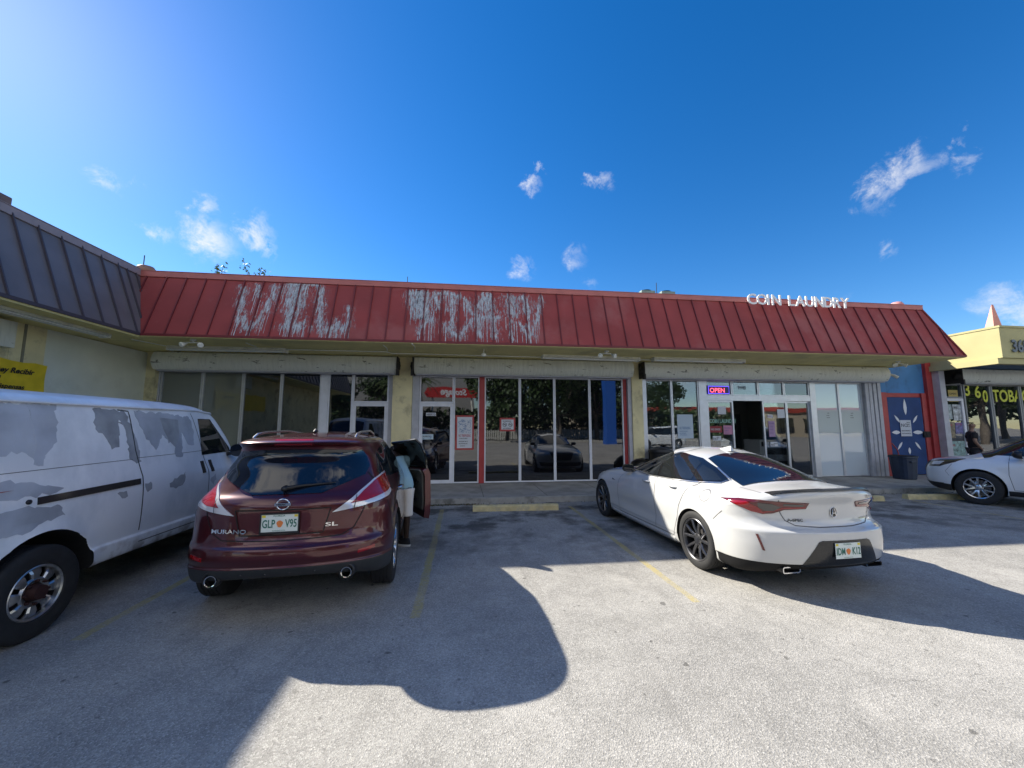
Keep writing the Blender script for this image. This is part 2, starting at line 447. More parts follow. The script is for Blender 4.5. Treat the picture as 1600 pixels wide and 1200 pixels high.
def plate(parent,skinpt,rz,txt1,txt2,M,frame=True,tilt=0):
    mb=MB(); mb.box(-.152,.152,-.004,0,-.076,.076,0)
    if frame:
        for a in ((-.163,.163,-.01,.004,.076,.088),(-.163,.163,-.01,.004,-.094,-.076),(-.163,-.152,-.01,.004,-.076,.076),(.152,.163,-.01,.004,-.076,.076)): mb.box(*a,1)
    text_mb(mb,txt1,.085,face_y(-.145,-.0065,-.038,.72,1.15),2,bold=.0015)
    text_mb(mb,txt2,.085,face_y(.045,-.0065,-.038,.72,1.15),2,bold=.0015)
    # state fruit motif and blossom, stickers, state name strip
    v=[(.0+.026*math.cos(t)*(1+.15*math.sin(3*t)),-.0062,-.008+.03*math.sin(t)) for t in [k*math.pi/8 for k in range(16)]]
    mb.add(v,[tuple(range(16))],3)
    v=[(.02+.012*math.cos(t),-.0066,.026+.012*math.sin(t)) for t in [k*math.pi/5 for k in range(10)]]
    mb.add(v,[tuple(range(10))],4)
    mb.box(-.147,-.118,-.0058,-.004,.050,.070,5); mb.box(.118,.147,-.0058,-.004,.050,.070,5)
    text_mb(mb,'FLORIDA',.024,face_y(-.055,-.0062,.055),2)
    text_mb(mb,'SUNSHINE STATE',.014,face_y(-.06,-.0062,-.07),2)
    p=mb.build('licence_plate',[M['plate'],M['dark'] if frame else M['chrome'],M['pgreen'],M['porange'],M['plate'],M['pyellow']],parent,fixn=False)
    p.location=skinpt; p.rotation_euler=(R(-tilt),0,rz); return p
CM=dict(
 tyre=mat('tyre_rubber',(.018,.018,.019),.75,noise=.25,nscale=14,bump=.1),
 disc=mat('brake_disc',(.16,.15,.15),.45,metal=.8),
 chrome=mat('chrome',(.8,.8,.82),.08,metal=1),
 dark=mat('black_plastic',(.015,.015,.017),.45),
 trim=mat('gloss_black_trim',(.006,.006,.007),.12,coat=.6),
 cavity=mat('wheel_well_black',(.006,.006,.006),.9),
 gap=mat('panel_gap',(.01,.008,.008),.8),
 redlens=mat('red_lens',(.32,.006,.010),.08,coat=1,ior=1.5),
 deepred=mat('deep_red_lens',(.26,.005,.008),.08,coat=1),
 darkred=mat('smoked_red_lens',(.10,.004,.006),.06,coat=1),
 clearlens=mat('clear_lens',(.72,.72,.75),.1,metal=.25,coat=1),
 smoke=mat('smoked_lens',(.07,.065,.065),.08,coat=1,metal=.4),
 plate=mat('plate_white',(.72,.78,.74),.4),pgreen=mat('plate_green',(.03,.16,.12),.5),porange=mat('plate_orange',(.75,.22,.06),.5),pyellow=mat('plate_yellow',(.75,.6,.05),.5),
 silver=mat('alloy_silver',(.62,.63,.65),.22,metal=.9,noise=.06),
 carbon=mat('satin_black',(.02,.02,.022),.3,coat=.3),
 cloth=mat('seat_cloth',(.09,.085,.08),.9),
 inner=mat('door_liner',(.16,.16,.14),.55,noise=.1),
 brown=mat('brown_glass_frame',(.02,.018,.017),.2,coat=.5),
)
def car_glass(name,tint=(.012,.014,.016),rough=.015,spec=.7):
    m,nt,b=new_mat(name); b.inputs['Base Color'].default_value=(*tint,1); b.inputs['Roughness'].default_value=rough
    b.inputs['Specular IOR Level'].default_value=spec; b.inputs['IOR'].default_value=1.55; return m
CM['glass']=car_glass('tinted_car_glass')
CM['blueglass']=car_glass('dark_tinted_rear_glass',(.006,.01,.02),.02)
def handle(mb,y,z,sk,w=.19,mi=0,both=False,T=None,sgn=1):
    for s in ((1,-1) if both else (sgn,)):
        h=sk.hit(y,z,90,0)
        if not h: continue
        x=h[0].x
        pts=[(s*(x-.005),y-w/2,z),(s*(x+.028),y-w*.33,z+.004),(s*(x+.034),y,z+.005),(s*(x+.028),y+w*.33,z+.004),(s*(x-.005),y+w/2,z)]
        if T: pts=[T(Vector(p)) for p in pts]
        mb.tube(pts,[.010,.014,.015,.014,.010],mi,8)
def mirror_mb(sk,y,z,s,mi=0,gm=1,size=1):
    h=sk.hit(y,z,90,0); x=h[0].x-.01; mb=MB()
    mb.tube([(s*x,y,z-.02),(s*(x+.09),y+.01,z)],[.03,.022],mi,8)
    # housing: rounded shell
    c=Vector((s*(x+.17*size),y,z+.045)); vs=[];n=16
    prof=[(.0,.98,.0),(-.06,1.0,.0),(.02,.96,0),(.07,.75,0),(.1,.3,0)]
    rings=[(-.055,.93),(-.03,1.0),(.02,.95),(.065,.72),(.095,.3)]
    for dy,k in rings:
        for i in range(n):
            t=2*math.pi*i/n; ct,st=math.cos(t),math.sin(t)
            vs.append((c.x+s*.115*size*k*math.copysign(abs(ct)**.7,ct),c.y+dy,c.z+.075*size*k*math.copysign(abs(st)**.75,st)))
    f=[]
    for j in range(len(rings)-1):
        for i in range(n): f.append((j*n+i,j*n+(i+1)%n,(j+1)*n+(i+1)%n,(j+1)*n+i))
    f.append(tuple((len(rings)-1)*n+i for i in range(n)))
    mb.add(vs,f,mi,True); mb.add(vs[:n],[tuple(range(n))],gm)
    return mb

def merge_into(o,mb,mt):
    me0=o.data; me0.materials.append(mt); mi=len(me0.materials)-1
    bm=bmesh.new(); bm.from_mesh(me0); me=bpy.data.meshes.new('tmp'); me.from_pydata(mb.v,[],mb.f); me.polygons.foreach_set('material_index',[mi]*len(mb.f)); bm.from_mesh(me); bm.to_mesh(me0); bm.free(); bpy.data.meshes.remove(me)
# ------------------------------------------------------------------ maroon SUV
def build_suv():
    root=empty('parked_car',(-1.61,3.78,0),R(4.3))
    tag(root,'maroon family SUV with its front passenger door open, beside the peeling white van','car')
    P=carpaint('maroon_metallic_paint',(.080,.006,.011),metal=.45,rough=.3)
    M=dict(CM); M['rim']=CM['silver']; M['rimin']=CM['dark']
    #       zr   zs   zf   yr   rc  wr   wm   wf   fc   yf  er  ef
    keys=[(.39,.27,.26,.40,.30,.70,.80,.72,.4,4.40,2.5,2.5),
          (.395,.28,.27,.20,.42,.82,.89,.84,.5,4.60,2.5,2.5),
          (.42,.33,.33,.08,.55,.90,.925,.89,.7,4.72,2.4,2.4),
          (.51,.47,.46,.015,.60,.925,.945,.92,.8,4.79,2.3,2.3),
          (.53,.495,.50,.022,.60,.92,.938,.915,.8,4.79,2.3,2.3),
          (.60,.56,.57,.00,.62,.93,.945,.92,.85,4.82,2.3,2.3),
          (.67,.65,.68,.01,.62,.93,.945,.92,.85,4.81,2.3,2.3),
          (.70,.71,.74,.045,.60,.925,.94,.91,.85,4.78,2.3,2.3),
          (.80,.80,.84,.075,.58,.925,.935,.88,.85,4.70,2.3,2.2),
          (.92,.90,.93,.08,.58,.925,.93,.85,.8,4.55,2.3,2.2),
          (1.02,.99,1.0,.085,.60,.92,.925,.82,.8,4.30,2.3,2.2),
          (1.09,1.05,1.07,.12,.60,.90,.91,.78,.75,4.0,2.3,2.2),
          (1.14,1.10,1.11,.17,.60,.86,.885,.74,.7,3.78,2.3,2.2),
          (1.22,1.18,1.18,.22,.60,.81,.84,.72,.7,3.60,2.3,2.2),
          (1.36,1.32,1.32,.30,.58,.75,.79,.69,.65,3.25,2.4,2.2),
          (1.48,1.45,1.46,.38,.55,.685,.73,.64,.6,2.85,2.5,2.3),
          (1.555,1.53,1.54,.36,.55,.65,.695,.60,.5,2.58,2.6,2.4),
          (1.60,1.585,1.60,.24,.62,.625,.66,.55,.4,2.40,2.8,2.6),
          (1.635,1.625,1.635,.36,.55,.56,.57,.46,.35,2.25,2.8,2.6),
          (1.66,1.655,1.66,.60,.40,.42,.44,.36,.3,2.10,2.4,2.4),
          (1.68,1.68,1.675,.85,.3,.22,.24,.2,.2,2.0,2.4,2.4),
          (1.685,1.685,1.68,.95,.1,.02,.02,.02,.1,1.95,2.4,2.4)]
    WY=(.97,3.80); Ra=.425; zc=.385
    doorpoly=[(3.34,.42),(3.42,.70),(3.40,1.06),(3.06,1.36),(2.72,1.51),(2.36,1.565),(2.30,1.12),(2.33,.42)]
    c=MB(); c.prism([(y,z) for y,z in doorpoly],'x',.34,1.4,2)
    clad=mat('grey_cladding',(.03,.032,.034),.5,noise=.1)
    body,sk=car_body('body',keys,WY,Ra,zc,[P,CM['cavity'],CM['cloth'],clad],root,[c],lip=.014,band=(3,9,3))
    # glass
    g=MB(); sk.patch(g,[(-.30,1.125),(.30,1.125),(.64,1.26),(.665,1.34),(.62,1.44),(.58,1.505),(.3,1.525),(0,1.53),(-.3,1.525),(-.58,1.505),(-.62,1.44),(-.665,1.34),(-.64,1.26)],0,.007,cell=.025)
    g.build('rear_window',CM['blueglass'],root,sharp=30)
    dlo=[(3.52,1.135),(3.05,1.37),(2.72,1.50),(2.3,1.56),(1.7,1.565),(1.2,1.53),(.85,1.44),(.62,1.27),(.70,1.21),(1.1,1.17),(2.0,1.135)]
    base=MB(); sk.patch(base,dlo,90,.004,mirror=True,cell=.025)
    dr=[(2.28,1.12),(2.33,1.555),(1.7,1.565),(1.2,1.53),(.85,1.44),(.62,1.27),(.70,1.21),(1.1,1.17),(2.0,1.13)]
    sk.patch(base,dr,90,.004,cell=.025)
    base.build('window_surround',CM['trim'],root,sharp=30)
    for nm,poly,mi in (('side_window',[(2.22,1.15),(2.26,1.525),(1.7,1.54),(1.30,1.515),(1.24,1.19)],0),('side_window',[(1.18,1.19),(1.24,1.505),(.9,1.42),(.68,1.27),(.76,1.225)],0)):
        for mr in (False,True):
            m=MB(); sk.patch(m,poly,90,.007,mirror=mr,thick=.0015,cell=.025); m.build(nm,CM['glass'],root,sharp=30)
    m=MB(); sk.patch(m,[(3.40,1.165),(3.05,1.34),(2.72,1.475),(2.34,1.53),(2.28,1.15)],90,.007,mirror=True,thick=.0015,cell=.025); m.build('side_window',CM['glass'],root,sharp=30)
    m=MB(); sk.patch(m,[(-.70,3.62),(0,3.80),(.70,3.62),(.55,2.62),(0,2.52),(-.55,2.62)],'top',.007,cell=.025,thick=.004); m.build('windscreen',CM['glass'],root,sharp=30)
    # gaps
    G=MB()
    hatch=[(-.66,1.28),(-.75,1.17),(-.66,.92),(-.60,.80),(-.50,.745),(0,.735),(.50,.745),(.60,.80),(.66,.92),(.75,1.17),(.66,1.28)]
    sk.line(G,hatch,0,.009)
    for mr in (False,True):
        sk.line(G,[(1.22,1.17),(1.20,.95),(1.36,.72),(1.42,.55),(1.45,.38),(2.32,.38),(2.31,1.13)],90,.009,mirror=mr)
        sk.line(G,[(.45,1.0),(.52,.75),(.56,.66)],90,.007,mirror=mr)
    sk.line(G,[(2.32,.38),(3.34,.38),(3.42,.7),(3.42,1.08)],90,.009,mirror=True)
    merge_into(body,G,CM['gap'])
    # recess for the plate
    m=MB(); sk.patch(m,[(-.36,.985),(-.39,1.0),(.39,1.0),(.41,.985),(.34,.79),(-.34,.79)],0,.002,thick=.004); pr=m.build('plate_recess',P,root,sharp=30)
    m=MB(); sk.line(m,[(-.40,1.0),(.40,1.0),(.345,.785),(-.345,.785)],0,.010,.006,closed=True); m.build('recess_edge',CM['gap'],root,fixn=False)
    h=sk.hit(-.0,.90,0,.012); plate(root,(h[0].x-.01,h[0].y-.004,.892),0,'GLP','V95',CM)
    # emblem: ring with a crossbar
    h=sk.hit(0,1.045,0,.0); e=MB(); y=h[0].y-.012
    ring=[(.052*math.cos(t),y,1.05+.047*math.sin(t)) for t in [2*math.pi*k/28 for k in range(29)]]
    e.tube(ring,.0075,0,8,False); e.box(-.068,.068,y-.009,y+.002,1.038,1.062,0)
    text_mb(e,'NISSAN',.021,face_y(-.052,y-.0105,1.043,1.05,1),1,bold=.0006)
    e.build('emblem',[CM['chrome'],CM['dark']],root,fixn=False)
    for t,x,z,sx in (('MURANO',-.60,.805,1.45),('SL',.36,.835,2.2)):
        e=MB(); sk.text(e,t,x,z,.050,0,.013,0,sx,bold=.0009); e.build('badge',CM['chrome'],root,fixn=False)
    # tail lamps
    for mr in (False,True):
        al=22
        lamp=MB()
        sk.patch(lamp,[(.42,.1,.955),(.52,.12,1.02),(.68,.2,1.125),(.80,.30,1.205),(.88,.42,1.245),(.915,.52,1.25),(.925,.53,1.15),(.925,.52,1.06),(.90,.42,1.03),(.66,.2,.985)],al,.010,cell=.03,mi=0,mirror=mr)
        o=lamp.build('tail_lamp',[CM['clearlens']],root,sharp=30)
        l2=MB(); sk.patch(l2,[(.57,.15,1.02),(.70,.22,1.115),(.81,.31,1.192),(.88,.43,1.228),(.915,.53,1.235),(.93,.53,1.09),(.90,.42,1.07),(.70,.22,1.028)],al,.0145,cell=.03,mirror=mr,thick=.006)
        l2.build('red_lens',CM['redlens'],o,sharp=30)
        l3=MB(); sk.line(l3,[(.60,.15,.965),(.63,.17,1.085)],al,.006,.019,mirror=mr,mi=1); l3.build('lamp_rib',[CM['silver'],CM['dark']],o,fixn=False)
        rf=MB(); sk.patch(rf,[(.66,.1,.60),(.80,.2,.615),(.80,.2,.585),(.66,.1,.57)],15,.006,cell=.03,mirror=mr); rf.build('reflector',CM['redlens'],root,sharp=30)
    # third brake lamp under the roof edge
    m=MB(); sk.patch(m,[(-.17,1.580),(.17,1.580),(.17,1.622),(-.17,1.622)],0,.012,cell=.03); m.build('brake_lamp',CM['redlens'],root,sharp=30)
    # bumper shut line above plate zone
    for s in (1,-1):
        y0=sk.hit(.56,.44,0,0)[0].y; m=MB(); m.lathe([(.25,.040),(.03,.046),(.0,.048),(.002,.041),(.10,.038)],'y',(s*.56,y0-.012,.405),24); m.lathe([(.10,.038),(.10,.001)],'y',(s*.56,y0-.012,.405),24,1); m.build('exhaust_tip',[CM['chrome'],CM['cavity']],root,sharp=30)
        m=MB(); m.lathe([(0,.052),(-.01,.062),(.01,.075),(.05,.08)],'y',(s*.56,y0-.004,.415),24); m.build('exhaust_surround',CM['dark'],root)
    for k in (-.3,-.1,.1,.3):
        m=MB(); m.lathe([(.012,.011),(.004,.011),(.0,.001)],'y',(k,sk.hit(k,.46,0,0)[0].y-.006,.46),12); m.build('parking_sensor',CM['carbon'],root)
    # wiper
    m=MB(); p=sk.hit(-.02,1.165,0,.03)[0]; q=sk.hit(.40,1.20,0,.03)[0]
    m.tube([p,(p*.7+q*.3)+Vector((0,-.012,.008)),q],[.020,.013,.005],0,8); m.lathe([(-.04,.001),(-.035,.022),(.03,.026)],'y',(p.x,p.y,p.z),12)
    m.build('wiper',CM['dark'],root)
    # roof rails and antenna
    for s in (1,-1):
        m=MB(); pts=[]
        for y,h_ in ((.62,.0),(.72,.035),(.95,.05),(1.6,.055),(2.2,.045),(2.42,.03),(2.52,0)):
            x=.50-.06*max(0,(y-1.6)); zz=sk.hit(x,y,'top',0)[0].z
            pts.append((s*x,y,zz+h_))
        m.tube(pts,.013,0,8)
        m.build('roof_rail',CM['silver'],root)
    m=MB(); z=sk.hit(0,1.0,'top',0)[0].z
    m.tube([(0,.93,z),(0,.98,z+.03),(0,1.06,z+.012)],[.022,.016,.006],0,8); m.build('antenna',CM['dark'],root)
    # handles, mirrors, front lamps
    for s in (1,-1):
        m=MB(); handle(m,1.42,.99,sk,mi=0,sgn=s); m.build('door_handle',CM['chrome'],root)
    m=MB(); handle(m,2.48,.97,sk,sgn=-1); m.build('door_handle',CM['chrome'],root)
    mirror_mb(sk,3.25,1.06,-1).build('wing_mirror',[P,CM['glass']],root,sharp=40)
    for mr in (False,True):
        m=MB(); sk.patch(m,[(.55,4.72,.86),(.80,4.5,.92),(.88,4.2,.95),(.90,4.25,.82),(.80,4.55,.74),(.6,4.72,.74)],150,.008,cell=.04,mirror=mr); m.build('headlamp',CM['clearlens'],root,sharp=30)
    m=MB(); sk.patch(m,[(-.5,.84),(.5,.84),(.4,.58),(-.4,.58)],180,.008); m.build('grille',CM['dark'],root,sharp=30)
    m=MB(); sk.patch(m,[(-.8,.5),(.8,.5),(.7,.36),(-.7,.36)],180,.008); m.build('front_intake',CM['dark'],root,sharp=30)
    # open door
    H=Vector((sk.hit(3.36,.8,90,0)[0].x-.01,3.37,0)); T=lambda p:Vector((p.x+.48*max(0,p.z-1.12),p.y,p.z))-H
    low=[(3.34,.34),(3.41,.70),(3.39,1.10),(2.30,1.13),(2.31,.90),(2.34,.34)]
    d=MB(); sk.patch(d,low,90,.0,back=.09,T=T)
    door=d.build('door',[P],root,sharp=35); door.location=H; door.rotation_euler=(0,0,R(21))
    tag(door,'open front passenger door')
    d=MB(); sk.patch(d,[(3.30,.46),(3.34,.72),(3.32,1.11),(2.38,1.14),(2.39,.90),(2.40,.46)],90,-.088,back=.02,T=T); d.build('door_liner',CM['inner'],door,sharp=35)
    d=MB(); 
    for a,b in (((2.55,.88),(3.1,.93)),((2.6,.6),(3.15,.55))):
        pa=[T(p-Vector((.125,0,0))) for p in sk.path([a,b],90)]; d.tube(pa,.022,0,8)
    d.build('armrest',CM['dark'],door)
    win=[(3.36,1.11),(3.04,1.345),(2.71,1.49),(2.36,1.55),(2.315,1.40),(2.30,1.12)]
    d=MB(); d.tube([T(p-Vector((.02,0,0))) for p in sk.path(win+[win[0]],90)],.022,0,8,False); d.build('window_frame',CM['trim'],door,sharp=40)
    d=MB(); sk.patch(d,win,90,-.02,back=.005,T=T); d.build('side_window',CM['glass'],door,sharp=30)
    d=MB(); handle(d,2.48,.97,sk,T=T); d.build('door_handle',CM['chrome'],door)
    mm=mirror_mb(sk,3.25,1.06,1); mm.v=[tuple(T(Vector(p))) for p in mm.v]; mm.build('wing_mirror',[P,CM['glass']],door,sharp=40)
    # seat inside the doorway
    s=MB(); s.prism([(2.45,.55),(3.0,.58),(3.0,.70),(2.62,.68),(2.42,1.25),(2.28,1.25),(2.30,.60)],'x',.36,.72); s.build('seat',CM['cloth'],root,bevel=.03)
    for wy in WY:
        for s in (1,-1): wheel(root,s*.815,wy,s,.382,.235,.245,'twin5',M)
    return root
suv=build_suv()
# ------------------------------------------------------------------ white sedan
def build_sedan():
    root=empty('parked_car',(3.91,3.65,0),R(3.0))
    tag(root,'pearl white sedan with black boot spoiler, half in sunlight before the coin laundry','car')
    P=carpaint('pearl_white_paint',(.58,.58,.57),rough=.3)
    M=dict(CM); M['rim']=mat('graphite_alloy',(.16,.16,.17),.28,metal=.85); M['rimin']=CM['dark']
    keys=[(.24,.17,.20,.45,.30,.70,.78,.70,.4,4.45,2.5,2.5),
          (.25,.18,.19,.24,.40,.82,.87,.82,.5,4.72,2.5,2.5),
          (.29,.23,.24,.12,.55,.90,.925,.88,.75,4.86,2.4,2.3),
          (.345,.315,.36,.045,.62,.925,.94,.91,.85,4.91,2.3,2.2),
          (.36,.33,.38,.03,.65,.932,.945,.92,.85,4.92,2.3,2.2),
          (.56,.52,.56,.00,.68,.945,.95,.93,.9,4.94,2.3,2.2),
          (.67,.64,.66,.0,.68,.945,.95,.925,.9,4.93,2.3,2.2),
          (.705,.72,.74,.085,.66,.94,.945,.91,.9,4.88,2.3,2.2),
          (.80,.78,.80,.12,.64,.935,.935,.88,.9,4.78,2.3,2.2),
          (.92,.85,.86,.11,.62,.925,.925,.84,.85,4.6,2.3,2.2),
          (1.03,.90,.91,.07,.60,.905,.915,.80,.8,4.35,2.3,2.2),
          (1.08,.945,.95,.09,.62,.88,.90,.77,.8,4.05,2.3,2.2),
          (1.09,.975,.985,.22,.62,.85,.88,.74,.75,3.75,2.3,2.2),
          (1.10,1.00,1.01,.48,.62,.80,.855,.71,.7,3.5,2.3,2.2),
          (1.13,1.05,1.06,.64,.62,.76,.83,.69,.7,3.36,2.4,2.2),
          (1.24,1.18,1.19,.98,.55,.69,.76,.64,.65,3.0,2.4,2.2),
          (1.35,1.31,1.32,1.36,.5,.60,.67,.57,.6,2.6,2.4,2.2),
          (1.405,1.38,1.39,1.60,.5,.51,.585,.50,.5,2.38,2.4,2.2),
          (1.43,1.415,1.42,1.78,.4,.36,.43,.36,.4,2.25,2.4,2.2),
          (1.437,1.433,1.433,1.88,.3,.2,.25,.2,.3,2.2,2.4,2.2),
          (1.44,1.44,1.437,1.95,.1,.02,.02,.02,.1,2.15,2.4,2.2)]
    WY=(1.12,3.99); Ra=.372; zc=.345
    def post(x,y,z):
        # haunch over the rear wheel
        if x>.5: x+=.018*math.exp(-((y-1.1)/.45)**2-((z-.80)/.14)**2)+.012*math.exp(-((y-3.95)/.45)**2-((z-.78)/.1)**2)
        if .3<z<.62 and x>.6: x-=.022*math.exp(-((y-2.55)/.9)**2-((z-.45)/.10)**2)
        return x,y,z
    bp=mat('valance_black',(.010,.011,.013),.25,coat=.3)
    body,sk=car_body('body',keys,WY,Ra,zc,[P,CM['cavity'],mat('valance_matt',(.012,.012,.013),.75,spec=.2)],root,lip=.008,post=post,band=(4,.75,2))
    g=MB(); sk.patch(g,[(-.60,.66),(-.3,.60),(0,.585),(.3,.60),(.60,.66),(.56,1.0),(.47,1.42),(.2,1.47),(-.2,1.47),(-.47,1.42),(-.56,1.0)],'top',.007,cell=.025,thick=.004); g.build('rear_window',CM['blueglass'],root,sharp=30)
    g=MB(); sk.patch(g,[(-.66,3.40),(0,3.56),(.66,3.40),(.50,2.46),(0,2.40),(-.50,2.46)],'top',.007,cell=.025,thick=.004); g.build('windscreen',CM['glass'],root,sharp=30)
    dlo=[(3.32,.99),(2.98,1.165),(2.62,1.30),(2.25,1.36),(1.85,1.365),(1.48,1.315),(1.15,1.215),(.86,1.095),(.90,1.065),(1.3,1.03),(2.2,1.0)]
    b=MB(); sk.patch(b,dlo,90,.004,both=True,thick=.002,cell=.025); b.build('window_surround',CM['trim'],root,sharp=30)
    for poly in ([(3.22,1.005),(2.95,1.15),(2.60,1.28),(2.24,1.34),(2.13,1.34),(2.08,1.015)],[(2.02,1.02),(2.06,1.34),(1.85,1.345),(1.5,1.295),(1.40,1.255),(1.36,1.045)],[(1.31,1.05),(1.35,1.235),(1.14,1.18),(.93,1.09),(.98,1.075)]):
        for mr in (False,True):
            m=MB(); sk.patch(m,poly,90,.007,mirror=mr,thick=.0015,cell=.025); m.build('side_window',CM['glass'],root,sharp=30)
    for s in (False,True):
        m=MB(); sk.line(m,[(3.32,.982),(2.2,.992),(1.3,1.022),(.90,1.06),(.86,1.10),(1.15,1.215)],90,.009,.013,mirror=s)
        m.build('window_trim',CM['silver'],root,fixn=False)
    G=MB()
    sk.line(G,[(-.60,1.03),(-.58,.93),(-.56,.85),(-.52,.77),(-.44,.725),(-.2,.71),(.2,.71),(.44,.725),(.52,.77),(.56,.85),(.58,.93),(.60,1.03)],0,.008)
    sk.line(G,[(-.64,.66),(-.655,.34)],'top',.006); sk.line(G,[(.64,.66),(.655,.34)],'top',.006)
    for mr in (False,True):
        sk.line(G,[(2.06,1.0),(2.05,.8),(2.02,.45),(2.03,.28),(3.22,.27),(3.28,.5),(3.27,.8),(3.18,.98)],90,.008,mirror=mr)
        sk.line(G,[(1.16,1.05),(1.30,.92),(1.42,.70),(1.46,.55),(1.53,.40),(1.58,.28),(2.03,.28)],90,.008,mirror=mr)
        sk.line(G,[(.62,.80),(.75,.68)],90,.006,mirror=mr)
    merge_into(body,G,mat('white_panel_gap',(.09,.09,.095),.8))
    m=MB(); c=(.93,.93); sk.line(m,[(.93+.085*math.cos(t),.915+.065*math.sin(t)*1.0) for t in [2*math.pi*k/24 for k in range(24)]],90,.007,closed=True,step=.03,mirror=True); m.build('fuel_flap',mat('flap_gap',(.16,.16,.17),.8),root,fixn=False)
    # sills
    for mr in (False,True):
        m=MB(); sk.patch(m,[(1.55,.25),(3.55,.25),(3.55,.19),(1.55,.19)],90,.012,mirror=mr,cell=.08); m.build('sill_trim',P,root,sharp=30)
    # spoiler on the boot lip
    sp=MB(); n=25; vs=[]
    for i in range(n):
        x=-.63+1.26*i/(n-1); e=abs(x)/.63
        y=.085+.17*e**2.4; zt=1.098+.020*(1-e**3)-.012*e**6; h=sk.hit(x,y+.06,'top',0); zb=h[0].z-.004
        k=.3+.7*(1-e**8); raise_=.030*k*(1 if e>.28 else .75)
        vs+= [(x,y+.13,zb+.002),(x,y+.05,zb+raise_*.55),(x,y-.028,zb+raise_),(x,y-.034,zb+raise_-.014),(x,y+.01,zb-.012)]
    f=[]
    for i in range(n-1):
        for k in range(5): f.append((i*5+k,i*5+(k+1)%5,(i+1)*5+(k+1)%5,(i+1)*5+k))
    f+=[(0,1,2,3,4),tuple((n-1)*5+k for k in (4,3,2,1,0))]
    sp.add(vs,f,0,True); sp.build('boot_spoiler',CM['carbon'],root,sharp=35)
    # lamps
    for mr in (False,True):
        al=20; L=MB()
        out=[(-.92,.60,.935),(-.86,.38,.965),(-.74,.24,.975),(-.55,.14,.965),(-.30,.09,.955),(-.335,.09,.895),(-.55,.13,.88),(-.64,.18,.84),(-.72,.24,.825),(-.80,.33,.85)]
        out=[(-x,y,z) for x,y,z in out]
        sk.patch(L,out,al,.008,cell=.03,mirror=mr); o=L.build('tail_lamp',CM['darkred'],root,sharp=30)
        L=MB(); sk.patch(L,[(.90,.56,.93),(.82,.36,.945),(.76,.26,.90),(.70,.22,.83),(.79,.32,.845)],al,.012,cell=.03,mirror=mr,thick=.006); sk.line(L,[(.34,.09,.91),(.56,.13,.90),(.66,.18,.862),(.72,.23,.845)],al,.012,.0115,mirror=mr); L.build('red_lens',CM['deepred'],o,sharp=30)
        L=MB(); sk.patch(L,[(.76,.27,.945),(.66,.18,.945),(.58,.14,.91),(.64,.17,.865),(.70,.22,.86),(.75,.26,.90)],al,.013,cell=.03,mirror=mr,thick=.006); sk.patch(L,[(.56,.13,.948),(.36,.09,.940),(.37,.09,.922),(.56,.13,.925)],al,.0125,cell=.03,mirror=mr,thick=.006); L.build('clear_lens',CM['smoke'],o,sharp=30)
        L=MB(); sk.patch(L,[(.775,.3,.63),(.795,.31,.63),(.765,.25,.47),(.745,.24,.47)],25,.006,cell=.03,mirror=mr); L.build('reflector',CM['darkred'],root,sharp=30)
        L=MB(); sk.patch(L,[(.45,4.86,.76),(.72,4.6,.80),(.84,4.3,.83),(.80,4.45,.74),(.5,4.8,.70)],150,.008,cell=.04,mirror=mr); L.build('headlamp',CM['clearlens'],root,sharp=30)
    # black lower valance and plate panel
    m=MB(); sk.patch(m,[(-.27,.60),(.27,.60),(.31,.585),(.47,.335),(-.47,.335),(-.31,.585)],0,.004,cell=.02,thick=.0015)
    m.build('rear_valance',bp,root,sharp=30)
    plate(root,(0,sk.hit(0,.50,0,0)[0].y-.012,.500),0,'IDM','K12',CM,False)
    for s in (1,-1):
        x0=s*.52; y=sk.hit(.55,.30,0,0)[0].y-.015; m=MB()
        def rr(x,w,h,r,n=5):
            o=[]
            for cx,cz,a0 in ((w-r,h-r,0),(-w+r,h-r,90),(-w+r,-h+r,180),(w-r,-h+r,270)):
                for k in range(n+1):
                    t=R(a0+90*k/n); o.append((x+cx+r*math.cos(t),cz+r*math.sin(t)))
            return o
        ou=rr(x0,.105,.033,.022); inn=rr(x0,.095,.023,.015); N_=len(ou)
        vs=[(p[0],y,.285+p[1]) for p in ou]+[(p[0],y,.285+p[1]) for p in inn]+[(p[0],y+.12,.285+p[1]) for p in inn]+[(p[0],y+.12,.285+p[1]) for p in ou]
        m.add(vs,[(i,(i+1)%N_,N_+(i+1)%N_,N_+i) for i in range(N_)],0); m.add(vs,[(N_+i,N_+(i+1)%N_,2*N_+(i+1)%N_,2*N_+i) for i in range(N_)],1); m.add(vs,[tuple(range(2*N_,3*N_))],1); m.add(vs,[(i,3*N_+i,3*N_+(i+1)%N_,(i+1)%N_) for i in range(N_)],1)
        m.build('exhaust_tip',[CM['chrome'],CM['dark']],root)
    # emblem: caliper shape in an oval
    h=sk.hit(0,.86,0,0); y=h[0].y-.006; e=MB()
    e.add([(.042*math.cos(t),y,.855+.052*math.sin(t)) for t in [2*math.pi*k/24 for k in range(24)]],[tuple(range(24))],0)
    e.tube([(.042*math.cos(t),y,.855+.052*math.sin(t)) for t in [2*math.pi*k/24 for k in range(25)]],.004,1,6,False)
    for s in (1,-1): e.tube([(s*.026,y-.004,.815),(s*.008,y-.004,.895)],[.006,.004],1,6)
    e.box(-.016,.016,y-.007,y-.001,.842,.850,1); e.build('emblem',[CM['trim'],CM['chrome']],root,fixn=False)
    for t,x,z,sz in (('TLX',.44,.985,.042),('A-SPEC',-.50,.765,.036),('SH-AWD',.36,.765,.024)):
        e=MB(); sk.text(e,t,x,z,sz,0,.006,0,1.3,bold=.0012); e.build('badge',mat('dark_chrome',(.25,.25,.26),.2,metal=1),root,fixn=False)
